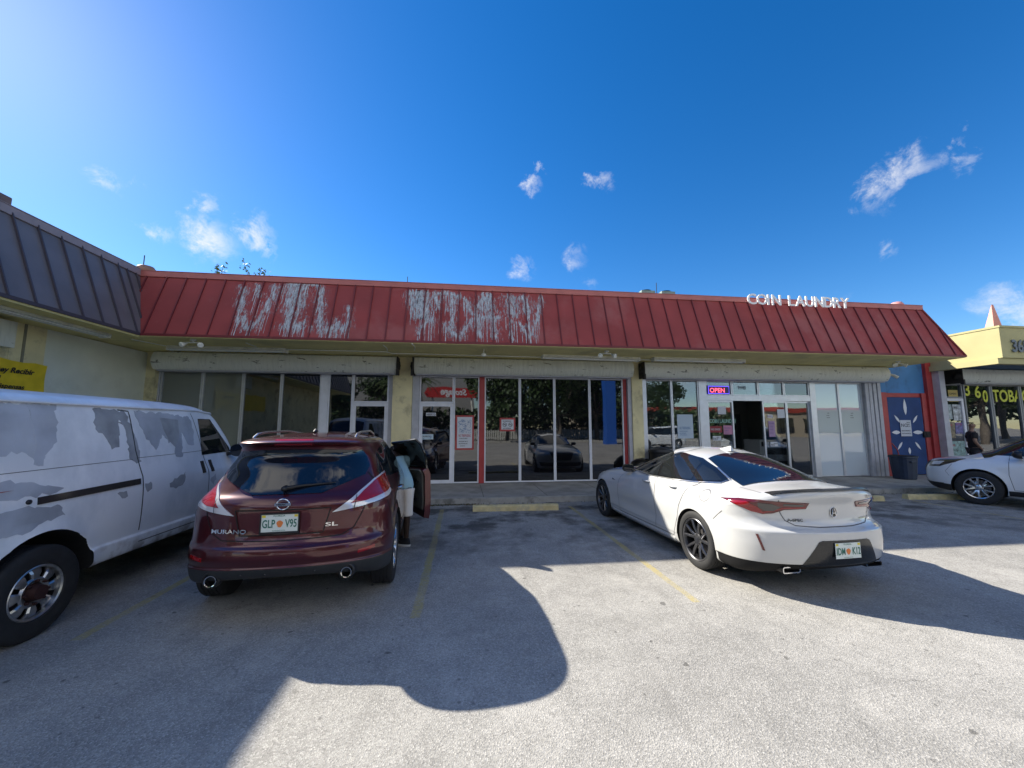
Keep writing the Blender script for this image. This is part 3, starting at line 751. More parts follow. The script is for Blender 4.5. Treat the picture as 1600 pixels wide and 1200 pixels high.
    # fin antenna
    z=sk.hit(0,1.66,'top',0)[0].z; m=MB()
    m.add([(-.03,1.52,z-.008),(.03,1.52,z-.008),(.03,1.80,z),(-.03,1.80,z),(0,1.545,z+.062),(0,1.60,z+.052),(0,1.80,z+.004)],[(0,1,4),(0,4,5,6,3),(1,2,6,5,4),(2,3,6)],0,False)
    m.build('antenna_fin',P,root)
    for s in (1,-1):
        for y_,z_ in ((1.62,.925),(2.32,.905)):
            m=MB(); handle(m,y_-.02,z_,sk,.2,sgn=s); m.build('door_handle',P,root)
        mirror_mb(sk,3.02,.985,s,size=.9).build('wing_mirror',[CM['trim'],CM['glass']],root,sharp=40)
        m=MB(); sk.patch(m,[(3.42,.77),(3.58,.79),(3.56,.765)],90,.006,mirror=s<0,cell=.03); m.build('side_vent',CM['dark'],root)
    m=MB(); sk.patch(m,[(-.45,.78),(.45,.78),(.3,.5),(-.3,.5)],180,.008); m.build('grille',CM['dark'],root,sharp=30)
    m=MB(); sk.patch(m,[(-.8,.42),(.8,.42),(.75,.28),(-.75,.28)],180,.008); m.build('front_intake',CM['dark'],root,sharp=30)
    for wy in WY:
        for s in (1,-1): wheel(root,s*.825,wy,s,.345,.245,.25,'split5',M)
    return root
sedan=build_sedan()
# ------------------------------------------------------------------ peeling van
def build_van():
    root=empty('parked_van',(-4.52,2.56,0),R(0))
    tag(root,'long white cargo van with grey primer patches and peeling paint at the left edge','van')
    P,nt,b=new_mat('chalky_white_van_paint'); L=nt.links
    b.inputs['Roughness'].default_value=.4; b.inputs['Coat Weight'].default_value=.35; b.inputs['Coat Roughness'].default_value=.25
    tc=N(nt,'ShaderNodeTexCoord'); n=N(nt,'ShaderNodeTexNoise'); n.inputs['Scale'].default_value=1.6; n.inputs['Detail'].default_value=7; n.inputs['Roughness'].default_value=.6
    mp=N(nt,'ShaderNodeMapping'); mp.inputs['Scale'].default_value=(1,1,.6); L.new(tc.outputs['Object'],mp.inputs[0]); L.new(mp.outputs[0],n.inputs[0])
    cr=N(nt,'ShaderNodeValToRGB'); cr.color_ramp.elements[0].position=.40; cr.color_ramp.elements[0].color=(.70,.74,.78,1); cr.color_ramp.elements[1].position=.55; cr.color_ramp.elements[1].color=(.86,.89,.92,1)
    L.new(n.outputs['Fac'],cr.inputs[0])
    # rust and grime at the sills
    sp=N(nt,'ShaderNodeSeparateXYZ'); L.new(tc.outputs['Object'],sp.inputs[0])
    n2=N(nt,'ShaderNodeTexNoise'); n2.inputs['Scale'].default_value=7; n2.inputs['Detail'].default_value=8; L.new(tc.outputs['Object'],n2.inputs[0])
    mr=N(nt,'ShaderNodeMapRange'); mr.inputs[1].default_value=.62; mr.inputs[2].default_value=.42; mr.inputs[4].default_value=1; L.new(sp.outputs['Z'],mr.inputs[0])
    mu=N(nt,'ShaderNodeMath',operation='MULTIPLY'); L.new(mr.outputs[0],mu.inputs[0]); m3=N(nt,'ShaderNodeMapRange'); m3.inputs[1].default_value=.45; m3.inputs[2].default_value=.62; m3.inputs[4].default_value=.7; L.new(n2.outputs['Fac'],m3.inputs[0]); L.new(m3.outputs[0],mu.inputs[1])
    mx=N(nt,'ShaderNodeMix',data_type='RGBA'); L.new(mu.outputs[0],mx.inputs[0]); L.new(cr.outputs[0],mx.inputs[6]); mx.inputs[7].default_value=(.16,.12,.09,1); L.new(mx.outputs[2],b.inputs['Base Color'])
    prim=mat('grey_primer',(.40,.43,.48),.5,noise=.3,nscale=2.2,dirt=(.50,.53,.56),dscale=3,damt=.6); prim2=mat('dark_primer',(.33,.35,.37),.6,noise=.3,nscale=4,dirt=(.38,.40,.42),dscale=5,damt=.6)
    M=dict(CM); M['rim']=mat('steel_rim',(.5,.49,.48),.3,metal=.85,dirt=(.05,.03,.02),dscale=9); M['rimin']=CM['dark']; M['dark']=mat('rusty_hub',(.05,.02,.018),.6,metal=.3)
    keys=[(.42,.40,.40,.25,.25,.80,.86,.75,.4,5.30,3,2.5),
          (.43,.41,.41,.08,.20,.92,.96,.88,.5,5.50,3,2.5),
          (.50,.47,.47,.02,.16,.985,.99,.92,.6,5.62,3,2.5),
          (.60,.565,.60,.0,.15,1.0,1.0,.95,.65,5.68,3,2.5),
          (.63,.60,.63,.0,.15,.985,.985,.94,.65,5.69,3,2.5),
          (.80,.78,.80,.0,.15,.99,1.0,.94,.65,5.68,3,2.5),
          (1.0,1.0,.98,.0,.15,.99,1.005,.92,.65,5.60,3,2.4),
          (1.14,1.12,1.10,.0,.15,.985,1.0,.88,.6,5.40,3,2.4),
          (1.22,1.20,1.18,.0,.15,.98,.99,.86,.6,5.05,3,2.4),
          (1.32,1.32,1.28,.01,.15,.965,.97,.84,.55,4.75,3,2.4),
          (1.60,1.60,1.58,.03,.15,.93,.935,.80,.5,4.48,3,2.6),
          (1.88,1.88,1.86,.06,.15,.885,.89,.76,.45,4.18,3,2.6),
          (1.955,1.95,1.95,.07,.15,.865,.87,.74,.4,4.05,3,2.6),
          (1.985,1.975,1.98,.08,.15,.865,.87,.72,.4,3.98,3,2.6),
          (2.04,2.03,2.03,.12,.18,.80,.80,.66,.4,3.85,3,2.6),
          (2.08,2.07,2.07,.25,.25,.6,.6,.5,.4,3.7,2.6,2.6),
          (2.10,2.10,2.09,.5,.2,.3,.3,.25,.3,3.5,2.6,2.6),
          (2.105,2.105,2.10,.7,.1,.02,.02,.02,.1,3.4,2.6,2.6)]
    WY=(1.33,4.76); Ra=.47; zc=.40
    body,sk=car_body('body',keys,WY,Ra,zc,[P,CM['cavity'],prim,prim2],root,lip=.030)
    # primer patches are part of the body's own surface
    pm=MB()
    PA=[[(0.60, 1.95), (1.41, 1.95), (1.41, 1.62), (1.38, 1.6), (1.26, 1.42), (1.13, 1.55), (0.60, 1.49)] ,
[(1.77, 1.93), (2.13, 1.92), (2.21, 1.72), (2.32, 1.37), (2.25, 1.35), (2.16, 1.41), (2.14, 1.62), (2.1, 1.77), (2.05, 1.83), (2.04, 1.54), (1.95, 1.52), (1.88, 1.66), (1.78, 1.73)] ,
[(2.26, 1.93), (3.22, 1.88), (3.27, 1.71), (3.24, 1.51), (3.14, 1.51), (2.98, 1.68), (2.97, 1.37), (2.85, 1.38), (2.82, 1.56), (2.73, 1.55), (2.63, 1.66), (2.53, 1.48), (2.46, 1.55), (2.39, 1.61), (2.29, 1.83)] ,
[(2.72, 1.07), (2.80,1.12),(2.92,1.15),(2.99, 1.18), (2.98, 1.06), (2.9,1.01),(2.83, 0.99), (2.73, 1.02)] ,
[(0.60, 1.36), (1.0,1.33),(1.16, 1.3), (1.3,1.25),(1.46, 1.21), (1.39, 1.18), (0.60, 1.17)] ,
[(0.60, 1.12), (1.1,1.10),(1.42, 1.07), (1.48, 0.97), (1.33, 0.96), (1.2,.90),(1.14, 0.885), (1.01, 0.90), (0.60, 0.9)] ,
[(2.0, 1.07), (2.11, 1.08), (2.13, 1.02), (2.06, 1.01)] ,
[(2.35, 1.12), (2.43, 1.13), (2.45, 1.05), (2.39, 1.02)] ,
[(1.18, 1.95), (1.43, 1.95), (1.39, 1.84), (1.32, 1.64), (1.29, 1.42), (1.23, 1.46), (1.22, 1.71)],
[(3.5,1.0),(3.62,1.08),(3.64,1.0),(3.58,.93)]]
    rnd=random.Random(4)
    for i,p in enumerate(PA):
        q=[]
        for a,c in zip(p,p[1:]+p[:1]):
            L_=math.hypot(c[0]-a[0],c[1]-a[1]); k=max(1,int(L_/.035))
            for j in range(k):
                t=j/k; w=.018 if 0<j else 0
                q.append((a[0]+(c[0]-a[0])*t+rnd.uniform(-w,w),a[1]+(c[1]-a[1])*t+rnd.uniform(-w,w)))
        sk.patch(pm,q,90,.0015+.0006*(i%3),cell=.06,mi=3 if i in(1,3,6,7) else 2,thick=.0015)
    sk.patch(pm,[(1.83,1.72),(2.02,1.80),(2.03,1.6),(1.97,1.54),(1.9,1.62)],90,.004,mi=3,thick=.0015)
    sk.patch(pm,[(2.62,1.86),(2.95,1.84),(2.93,1.62),(2.84,1.5),(2.74,1.58),(2.66,1.72)],90,.004,mi=3,thick=.0015)
    # join with the body mesh
    bm=bmesh.new(); bm.from_mesh(body.data); me=bpy.data.meshes.new('tmp'); me.from_pydata(pm.v,[],pm.f); me.polygons.foreach_set('material_index',pm.m); bm.from_mesh(me); bm.to_mesh(body.data); bm.free(); bpy.data.meshes.remove(me)
    G=MB()
    for mr in (False,True):
        sk.line(G,[(2.05,1.93),(2.18,1.92),(2.24,1.5),(2.32,1.2),(2.34,.62)],90,.014,mirror=mr)
        sk.line(G,[(3.29,1.93),(3.38,1.6),(3.46,1.2),(3.47,.5),(4.28,.5),(4.3,.9)],90,.012,mirror=mr)
        sk.line(G,[(2.34,.50),(3.46,.5)],90,.010,mirror=mr)
        sk.line(G,[(.35,1.38),(2.2,1.40)],90,.005,mirror=mr); sk.line(G,[(2.26,1.41),(3.4,1.42)],90,.005,mirror=mr)
    sk.line(G,[(0,1.9),(0,.55)],0,.01)
    merge_into(body,G,mat('van_panel_gap',(.05,.055,.06),.8))
    r=MB(); sk.patch(r,[(1.24,1.165),(2.28,1.185),(2.28,1.125),(1.24,1.105)],90,.012,thick=.016); r.build('door_rail',CM['dark'],root,sharp=30)
    r=MB(); r.lathe([(0,.001),(0,.02),(.012,.02),(.014,.001)],'x',(sk.hit(1.17,1.14,90,0)[0].x,1.17,1.14),12); r.build('rail_stop',CM['dark'],root)
    for s in (False,True): 
        r=MB(); r.tube(sk.path([(.12,1.965),(3.5,1.965),(3.95,1.93)],90,.012,s),.014,0,6); r.build('drip_rail',P,root)
    win=[(3.40,1.36),(3.44,1.86),(3.76,1.86),(4.20,1.42),(4.22,1.36)]
    for mr in (False,True):
        m=MB(); sk.patch(m,win,90,.006,mirror=mr); m.build('side_window',CM['glass'],root,sharp=30)
    m=MB(); sk.patch(m,[(-.68,4.62),(0,4.78),(.68,4.62),(.62,4.02),(-.62,4.02)],'top',.007,cell=.025,thick=.004); m.build('windscreen',CM['glass'],root,sharp=30)
    for mr in (False,True):
        for y in (3.36,3.56):
            m=MB(); sk.patch(m,[(y-.03,1.12),(y-.03,1.28),(y+.03,1.28),(y+.03,1.12)],90,.012,mirror=mr,cell=.04); m.build('door_handle',CM['dark'],root,sharp=30)
        m=mirror_mb(sk,4.12,1.34,-1 if mr else 1,size=1.35); m.build('wing_mirror',[CM['dark'],CM['glass']],root,sharp=40)
        m=MB(); sk.patch(m,[(.90,.9),(.98,.9),(.98,1.3),(.90,1.3)],0,.01,mirror=mr); m.build('tail_lamp',CM['redlens'],root)
        m=MB(); sk.patch(m,[(.15,1.4),(.75,1.4),(.72,1.8),(.15,1.8)],0,.006,mirror=mr); m.build('rear_window',CM['glass'],root,sharp=30)
        m=MB(); sk.patch(m,[(-.85,.95),(-.55,.95),(-.55,.75),(-.85,.75)],180,.01,mirror=mr); m.build('headlamp',CM['clearlens'],root)
    m=MB(); sk.patch(m,[(-.5,.98),(.5,.98),(.5,.7),(-.5,.7)],180,.008); m.build('grille',CM['dark'],root)
    m=MB(); m.box(-.95,.95,-.12,.02,.48,.62); m.build('rear_bumper',CM['chrome'],root,bevel=.02)
    for wy in WY:
        for s in (1,-1): wheel(root,s*.885,wy,s,.375,.245,.215,'steel8',M)
    # underbody so the wheel wells are closed to the light
    boxo('underbody',-.5,.5,.4,5.2,.30,.46,CM['cavity'],root)
    return root
van=build_van()
# ------------------------------------------------------------------ white SUV at the right edge
def build_white():
    a=66; # heading to the left and towards the shops
    hd=Vector((-math.cos(R(a)),math.sin(R(a)),0)); rz=math.atan2(hd.y,hd.x)-math.pi/2
    lf=Vector((-hd.y,hd.x,0))   # left side direction
    # front left wheel outer centre should stand at (11.35,7.55)
    wl=Vector((11.56,7.55,0)); org=wl-lf*.92-hd*3.93
    root=empty('parked_car',(org.x,org.y,0),rz)
    tag(root,'plain white crossover parked at an angle before the tobacco shop, cut by right edge','car')
    P=carpaint('plain_white_paint',(.74,.75,.76),rough=.35)
    M=dict(CM); M['rim']=CM['silver']; M['rimin']=CM['dark']
    keys=[(.30,.24,.26,.40,.30,.70,.80,.72,.4,4.50,2.5,2.5),
          (.31,.25,.27,.20,.40,.82,.88,.84,.5,4.70,2.5,2.5),
          (.40,.33,.33,.06,.45,.90,.915,.89,.65,4.82,2.6,2.4),
          (.55,.52,.50,.0,.45,.92,.925,.90,.7,4.89,2.6,2.4),
          (.70,.66,.68,.0,.45,.925,.93,.90,.72,4.89,2.6,2.4),
          (.84,.80,.82,.04,.45,.925,.93,.89,.72,4.85,2.6,2.4),
          (.96,.92,.94,.06,.45,.92,.925,.87,.75,4.74,2.6,2.4),
          (1.03,.99,1.01,.07,.45,.91,.915,.84,.8,4.45,2.6,2.4),
          (1.08,1.04,1.07,.10,.45,.89,.90,.80,.8,4.10,2.6,2.4),
          (1.12,1.08,1.12,.13,.45,.87,.885,.79,.72,3.98,2.6,2.4),
          (1.20,1.16,1.18,.18,.45,.84,.865,.77,.68,3.80,2.6,2.4),
          (1.40,1.38,1.39,.28,.45,.79,.82,.72,.62,3.45,2.6,2.4),
          (1.58,1.57,1.57,.36,.45,.74,.77,.67,.56,3.10,2.6,2.4),
          (1.67,1.66,1.66,.40,.45,.69,.72,.62,.5,2.88,2.6,2.4),
          (1.72,1.71,1.71,.50,.45,.58,.61,.52,.4,2.65,2.6,2.4),
          (1.745,1.745,1.735,.8,.3,.3,.32,.26,.3,2.4,2.6,2.4),
          (1.755,1.755,1.745,.95,.1,.02,.02,.02,.1,2.2,2.6,2.4)]
    WY=(1.04,3.93); Ra=.42; zc=.375
    body,sk=car_body('body',keys,WY,Ra,zc,[P,CM['cavity']],root,lip=.022)
    base=[(3.80,1.11),(3.5,1.33),(3.12,1.53),(2.7,1.62),(1.5,1.61),(.8,1.56),(.55,1.35),(.6,1.17),(2.0,1.10)]
    m=MB(); sk.patch(m,base,90,.004,both=True,cell=.025); m.build('window_surround',CM['trim'],root,sharp=30)
    for poly in ([(3.62,1.14),(3.40,1.32),(3.05,1.50),(2.68,1.585),(2.42,1.59),(2.36,1.12)],[(2.28,1.12),(2.34,1.57),(1.5,1.58),(1.3,1.57),(1.26,1.15)],[(1.18,1.16),(1.22,1.56),(.84,1.53),(.62,1.35),(.68,1.2)]):
        for mr in (False,True):
            m=MB(); sk.patch(m,poly,90,.007,mirror=mr,thick=.0015,cell=.025); m.build('side_window',CM['glass'],root,sharp=30)
    m=MB(); sk.patch(m,[(-.72,3.82),(0,4.0),(.72,3.82),(.60,2.92),(0,2.82),(-.60,2.92)],'top',.007,cell=.025,thick=.004); m.build('windscreen',CM['glass'],root,sharp=30)
    m=MB(); sk.patch(m,[(-.6,1.2),(.6,1.2),(.52,1.58),(-.52,1.58)],0,.004); m.build('rear_window',CM['glass'],root,sharp=30)
    G=MB()
    for mr in (False,True):
        sk.line(G,[(2.30,1.1),(2.30,.4),(3.42,.38),(3.47,.7),(3.45,1.10)],90,.009,mirror=mr)
        sk.line(G,[(1.2,1.1),(1.25,.8),(1.5,.5),(1.55,.38),(2.3,.39)],90,.009,mirror=mr)
        sk.line(G,[(4.30,.88),(4.42,.70),(4.36,.60)],90,.006,mirror=mr)
    merge_into(body,G,mat('soft_gap',(.10,.10,.11),.8))
    for mr in (False,True):
        m=MB(); sk.patch(m,[(.60,4.80,.90),(.80,4.60,.97),(.90,4.25,1.0),(.90,4.30,.92),(.84,4.55,.80),(.66,4.78,.78)],135,.008,cell=.04,mirror=mr); o=m.build('headlamp',CM['smoke'],root,sharp=30)
        m=MB(); sk.patch(m,[(.70,4.72,.90),(.84,4.5,.92),(.82,4.55,.84),(.70,4.72,.82)],135,.013,cell=.03,mirror=mr,thick=.006); m.build('headlamp_lens',CM['clearlens'],o,sharp=30)
        m=MB(); sk.patch(m,[(.78,.95),(.9,.95),(.88,.75),(.7,.75)],0,.01,mirror=mr); m.build('tail_lamp',CM['redlens'],root)
        mirror_mb(sk,3.30,1.10,-1 if mr else 1,size=1.1).build('wing_mirror',[CM['dark'],CM['glass']],root,sharp=40)
        for y in (2.5,1.5):
            m=MB(); handle(m,y,1.0,sk,sgn=-1 if mr else 1); m.build('door_handle',P,root)
    m=MB(); sk.patch(m,[(-.5,.90),(.5,.90),(.42,.66),(-.42,.66)],180,.008); m.build('grille',CM['dark'],root,sharp=30)
    m=MB(); sk.patch(m,[(-.85,.42),(.85,.42),(.8,.30),(-.8,.30)],180,.01); sk.patch(m,[(1.45,.36),(3.5,.36),(3.5,.26),(1.45,.26)],90,.010,both=True,cell=.08); sk.patch(m,[(4.34,.40),(4.62,.42),(4.62,.28),(4.34,.26)],90,.010,both=True); m.build('lower_cladding',CM['dark'],root,sharp=30)
    for wy in WY:
        for s in (1,-1): wheel(root,s*.80,wy,s,.372,.235,.235,'fan5',M)
    return root
white=build_white()
# ------------------------------------------------------------------ ground
def a2v(nt,O):
    n3=N(nt,'ShaderNodeTexNoise'); n3.inputs['Scale'].default_value=3; n3.inputs['Detail'].default_value=8; nt.links.new(O,n3.inputs['Vector'])
    s_=N(nt,'ShaderNodeVectorMath',operation='SCALE'); s_.inputs[3].default_value=.35; nt.links.new(n3.outputs['Color'],s_.inputs[0])
    a_=N(nt,'ShaderNodeVectorMath',operation='ADD'); nt.links.new(O,a_.inputs[0]); nt.links.new(s_.outputs[0],a_.inputs[1]); return a_.outputs[0]
def ground_mat():
    m,nt,b=new_mat('old_asphalt'); L=nt.links
    tc=N(nt,'ShaderNodeTexCoord'); O=tc.outputs['Object']
    def noise(sc_,det=6,ro=.6,vec=None):
        n=N(nt,'ShaderNodeTexNoise'); n.inputs['Scale'].default_value=sc_; n.inputs['Detail'].default_value=det; n.inputs['Roughness'].default_value=ro; L.new(vec or O,n.inputs['Vector']); return n.outputs['Fac']
    def rng(x,a,b_,c=0,d=1):
        r=N(nt,'ShaderNodeMapRange'); r.inputs[1].default_value=a; r.inputs[2].default_value=b_; r.inputs[3].default_value=c; r.inputs[4].default_value=d; L.new(x,r.inputs[0]); return r.outputs[0]
    def mix(f,a,b_):
        x=N(nt,'ShaderNodeMix',data_type='RGBA')
        if isinstance(f,float): x.inputs[0].default_value=f
        else: L.new(f,x.inputs[0])
        for i,c in ((6,a),(7,b_)):
            if isinstance(c,tuple): x.inputs[i].default_value=(*c,1)
            else: L.new(c,x.inputs[i])
        return x.outputs[2]
    def op(o,a,b_=None):
        x=N(nt,'ShaderNodeMath',operation=o); x.use_clamp=(o!='SUBTRACT' and o!='ABSOLUTE')
        for i,c in enumerate((a,b_)):
            if c is None: continue
            if isinstance(c,(int,float)): x.inputs[i].default_value=c
            else: L.new(c,x.inputs[i])
        return x.outputs[0]
    # exposed aggregate
    v=N(nt,'ShaderNodeTexVoronoi'); v.inputs['Scale'].default_value=105; L.new(O,v.inputs['Vector'])
    vb=N(nt,'ShaderNodeSeparateColor'); L.new(v.outputs['Color'],vb.inputs[0])
    big=noise(.55,5,.55); med=noise(3.0,8,.7); fine=noise(120,3,.7)
    col=mix(rng(big,.35,.68),ASP_A,ASP_B)
    col=mix(rng(med,.42,.72,0,.45),col,ASP_D)
    st=rng(vb.outputs[0],0,1,0,1)
    col=mix(op('MULTIPLY',rng(st,.55,1.0,0,.62),rng(fine,.3,.6)),col,ASP_L)
    col=mix(rng(st,.0,.22,.45,0),col,ASP_D)
    pt=noise(.22,6,.7)
    col=mix(op('MULTIPLY',rng(pt,.50,.56,0,.34),rng(noise(2.2,8,.75),.38,.6)),col,(.20,.19,.17))
    mp5=N(nt,'ShaderNodeMapping'); mp5.inputs['Scale'].default_value=(2.2,.28,1); mp5.inputs['Rotation'].default_value=(0,0,.5); L.new(O,mp5.inputs[0])
    sk_=noise(1.6,9,.72,mp5.outputs[0]); col=mix(rng(sk_,.55,.68,0,.38),col,(.19,.18,.165))
    col=mix(rng(noise(.7,9,.8),.56,.68,0,.5),col,(.56,.53,.48))
    vc=N(nt,'ShaderNodeTexVoronoi'); vc.feature='DISTANCE_TO_EDGE'; vc.inputs['Scale'].default_value=1.6; L.new(a2v(nt,O),vc.inputs['Vector'])
    col=mix(op('MULTIPLY',rng(vc.outputs['Distance'],.006,.0,0,1),rng(noise(.6,5,.7),.52,.60,0,.55)),col,(.08,.075,.07))
    v4=N(nt,'ShaderNodeTexVoronoi',voronoi_dimensions='2D'); v4.inputs['Scale'].default_value=6; L.new(O,v4.inputs['Vector']); s4=N(nt,'ShaderNodeSeparateColor'); L.new(v4.outputs['Color'],s4.inputs[0])
    col=mix(op('MULTIPLY',rng(v4.outputs['Distance'],.10,.05,0,1),rng(s4.outputs[0],.90,.93,0,.55)),col,(.09,.085,.08))
    # tyre tracks and oil under the stalls: stains with shapes of their own
    sp=N(nt,'ShaderNodeSeparateXYZ'); L.new(O,sp.inputs[0])
    # dark leaf marks and gum spots
    v2=N(nt,'ShaderNodeTexVoronoi',voronoi_dimensions='2D'); v2.inputs['Scale'].default_value=2.3; v2.inputs['Randomness'].default_value=1
    wp=N(nt,'ShaderNodeTexNoise'); wp.inputs['Scale'].default_value=9; L.new(O,wp.inputs['Vector'])
    ad=N(nt,'ShaderNodeVectorMath',operation='SCALE'); ad.inputs[3].default_value=.10; L.new(wp.outputs['Color'],ad.inputs[0]); a2=N(nt,'ShaderNodeVectorMath',operation='ADD'); L.new(O,a2.inputs[0]); L.new(ad.outputs[0],a2.inputs[1]); L.new(a2.outputs[0],v2.inputs['Vector'])
    spc=N(nt,'ShaderNodeSeparateColor'); L.new(v2.outputs['Color'],spc.inputs[0])
    rad=rng(spc.outputs[1],.2,1,.012,.055)
    spot=op('MULTIPLY',rng(op('SUBTRACT',v2.outputs['Distance'],rad),.012,-.005,0,1),rng(spc.outputs[0],.55,.65,0,.6))
    col=mix(spot,col,(.045,.043,.04))
    # cracks
    v3=N(nt,'ShaderNodeTexVoronoi'); v3.feature='DISTANCE_TO_EDGE'; v3.inputs['Scale'].default_value=.42
    ad3=N(nt,'ShaderNodeVectorMath',operation='SCALE'); ad3.inputs[3].default_value=.5; n3=N(nt,'ShaderNodeTexNoise'); n3.inputs['Scale'].default_value=1.5; n3.inputs['Detail'].default_value=6; L.new(O,n3.inputs['Vector']); L.new(n3.outputs['Color'],ad3.inputs[0]); a4=N(nt,'ShaderNodeVectorMath',operation='ADD'); L.new(O,a4.inputs[0]); L.new(ad3.outputs[0],a4.inputs[1]); L.new(a4.outputs[0],v3.inputs['Vector'])
    crack=op('MULTIPLY',rng(v3.outputs['Distance'],.004,.0,0,1),rng(noise(.8,3),.56,.66,0,.35))
    col=mix(crack,col,(.04,.038,.035))
    # oil stains near the kerb, where engines stand
    oil=op('MULTIPLY',rng(noise(1.1,7,.65),.46,.60,0,.82),op('MULTIPLY',rng(sp.outputs['Y'],4.2,7.2),rng(sp.outputs['Y'],9.3,9.0)))
    col=mix(oil,col,(.05,.048,.045))
    # worn yellow stall lines
    ln=None
    wob=N(nt,'ShaderNodeMath',operation='MULTIPLY_ADD'); wob.inputs[1].default_value=.05; L.new(noise(2.5,3),wob.inputs[0]); L.new(sp.outputs['X'],wob.inputs[2])
    for x0,y0,y1,w in ((-3.15,3.82,8.7,.055),(-.41,3.85,8.6,.055),(2.36,3.83,8.6,.05),(10.6,4.3,8.2,.05)):
        e=op('MULTIPLY',rng(op('ABSOLUTE',op('SUBTRACT',wob.outputs[0],x0+.025)),w,w-.02,0,1),op('MULTIPLY',rng(sp.outputs['Y'],y0,y0+.03),rng(sp.outputs['Y'],y1,y1-.05)))
        ln=e if ln is None else op('MAXIMUM',ln,e)
    wear=op('MULTIPLY',rng(noise(28,8,.75),.36,.56,.15,1.0),rng(noise(1.3,3),.35,.6,.4,.95))
    col=mix(op('MULTIPLY',ln,wear),col,(.46,.37,.13))
    L.new(col,b.inputs['Base Color']); b.inputs['Roughness'].default_value=.88; b.inputs['Specular IOR Level'].default_value=.3
    hs=N(nt,'ShaderNodeMath',operation='MULTIPLY_ADD'); hs.inputs[1].default_value=.5; L.new(fine,hs.inputs[0]); L.new(v.outputs['Distance'],hs.inputs[2])
    bp=N(nt,'ShaderNodeBump'); bp.inputs['Strength'].default_value=.38; bp.inputs['Distance'].default_value=.010; L.new(hs.outputs[0],bp.inputs['Height']); L.new(bp.outputs[0],b.inputs['Normal'])
    return m
ASP_A=(.31,.297,.272); ASP_B=(.42,.402,.368); ASP_D=(.14,.135,.126); ASP_L=(.66,.63,.58)
g=MB(); g.add([(-400,-400,0),(400,-400,0),(400,400,0),(-400,400,0)],[(0,1,2,3)],0)
tag(g.build('parking_lot',ground_mat()),kind='structure')
conc=mat('walk_concrete',(.30,.30,.29),.85,noise=.18,nscale=2.5,bump=.25,bscale=60,dirt=(.14,.14,.135),dscale=1.3,damt=.6)
kerbm=mat('kerb_concrete',(.38,.37,.34),.85,noise=.15,nscale=6,bump=.3,dirt=(.10,.10,.08),dscale=2.5,damt=.7)
g=MB(); g.box(-8.25,34,9.17,11.5,.0,.132,0); g.box(-6.9,34,9.05,9.167,0,.128,1)
for i in range(28):
    x=-7+i*1.5
    g.box(x-.006,x+.006,9.18,11.0,.130,.1335,2)
tag(g.build('sidewalk',[conc,kerbm,mat('joint_dirt',(.08,.08,.075),.9)],bevel=0),kind='structure')
g=MB(); g.box(-8.25,-6.96,-2,9.04,.0,.13,0); tag(g.build('side_walk',[conc]),kind='structure')
# leaf litter and weeds along the kerb
wd=MB(); rnd=random.Random(3)
for i in range(900):
    x=rnd.choice([rnd.uniform(-1.2,.3),rnd.uniform(-1.4,13),rnd.gauss(-.4,.5)]); y=9.03-abs(rnd.gauss(0,.05)); h=rnd.uniform(.01,.045); a=rnd.uniform(0,6.28); l=rnd.uniform(.008,.022)
    wd.add([(x,y,.002),(x+l*math.cos(a),y+l*math.sin(a),.002),(x+l*.6*math.cos(a+.6),y+l*.5*math.sin(a+.6)-.01,h)],[(0,1,2)],i%2)
tag(wd.build('weeds',[mat('weed_green',(.07,.10,.04),.8),mat('dry_leaf',(.14,.10,.06),.9)],fixn=False),'low weeds and dry leaves gathered along the foot of the kerb','weeds',kind='stuff')
# ------------------------------------------------------------------ building materials
red=mat('red_standing_seam_metal',(.30,.060,.057),.74,spec=.25,bump=.25,bscale=1.6,noise=.16,nscale=1.2,dirt=(.36,.13,.12),dscale=.8,damt=.55,rvar=.06)
redseam=mat('dark_red_seam',(.16,.022,.026),.6)  # darker red for the raised seams and the eave edge
coping=mat('red_coping',(.46,.14,.12),.5,noise=.12,nscale=3)
slate=mat('slate_purple_metal',(.17,.150,.155),.5,noise=.15,nscale=1.5)
slateseam=mat('slate_seam',(.07,.06,.075),.6)
cream=mat('cream_stucco',(.78,.70,.42),.85,noise=.12,nscale=2,bump=.3,bscale=90,dirt=(.22,.19,.12),dscale=2.2,damt=.55)
greyst=mat('pale_grey_stucco',(.74,.77,.68),.85,noise=.08,nscale=1.5,bump=.25,bscale=80,dirt=(.58,.60,.52),dscale=.9,damt=.6)
soff=mat('soffit_stucco',(.74,.66,.30),.85,noise=.12,nscale=1.5,bump=.2,bscale=50,dirt=(.50,.46,.24),dscale=1.1,damt=.6)
alu=mat('aluminium_frame',(.66,.68,.72),.35,metal=.55,noise=.06)
whitef=mat('pale_frame',(.76,.78,.84),.5,noise=.06)
redf=mat('red_painted_frame',(.42,.05,.05),.5,noise=.15,nscale=4)
greyg=mat('shutter_guide_grey',(.46,.47,.52),.5,noise=.12,nscale=5)
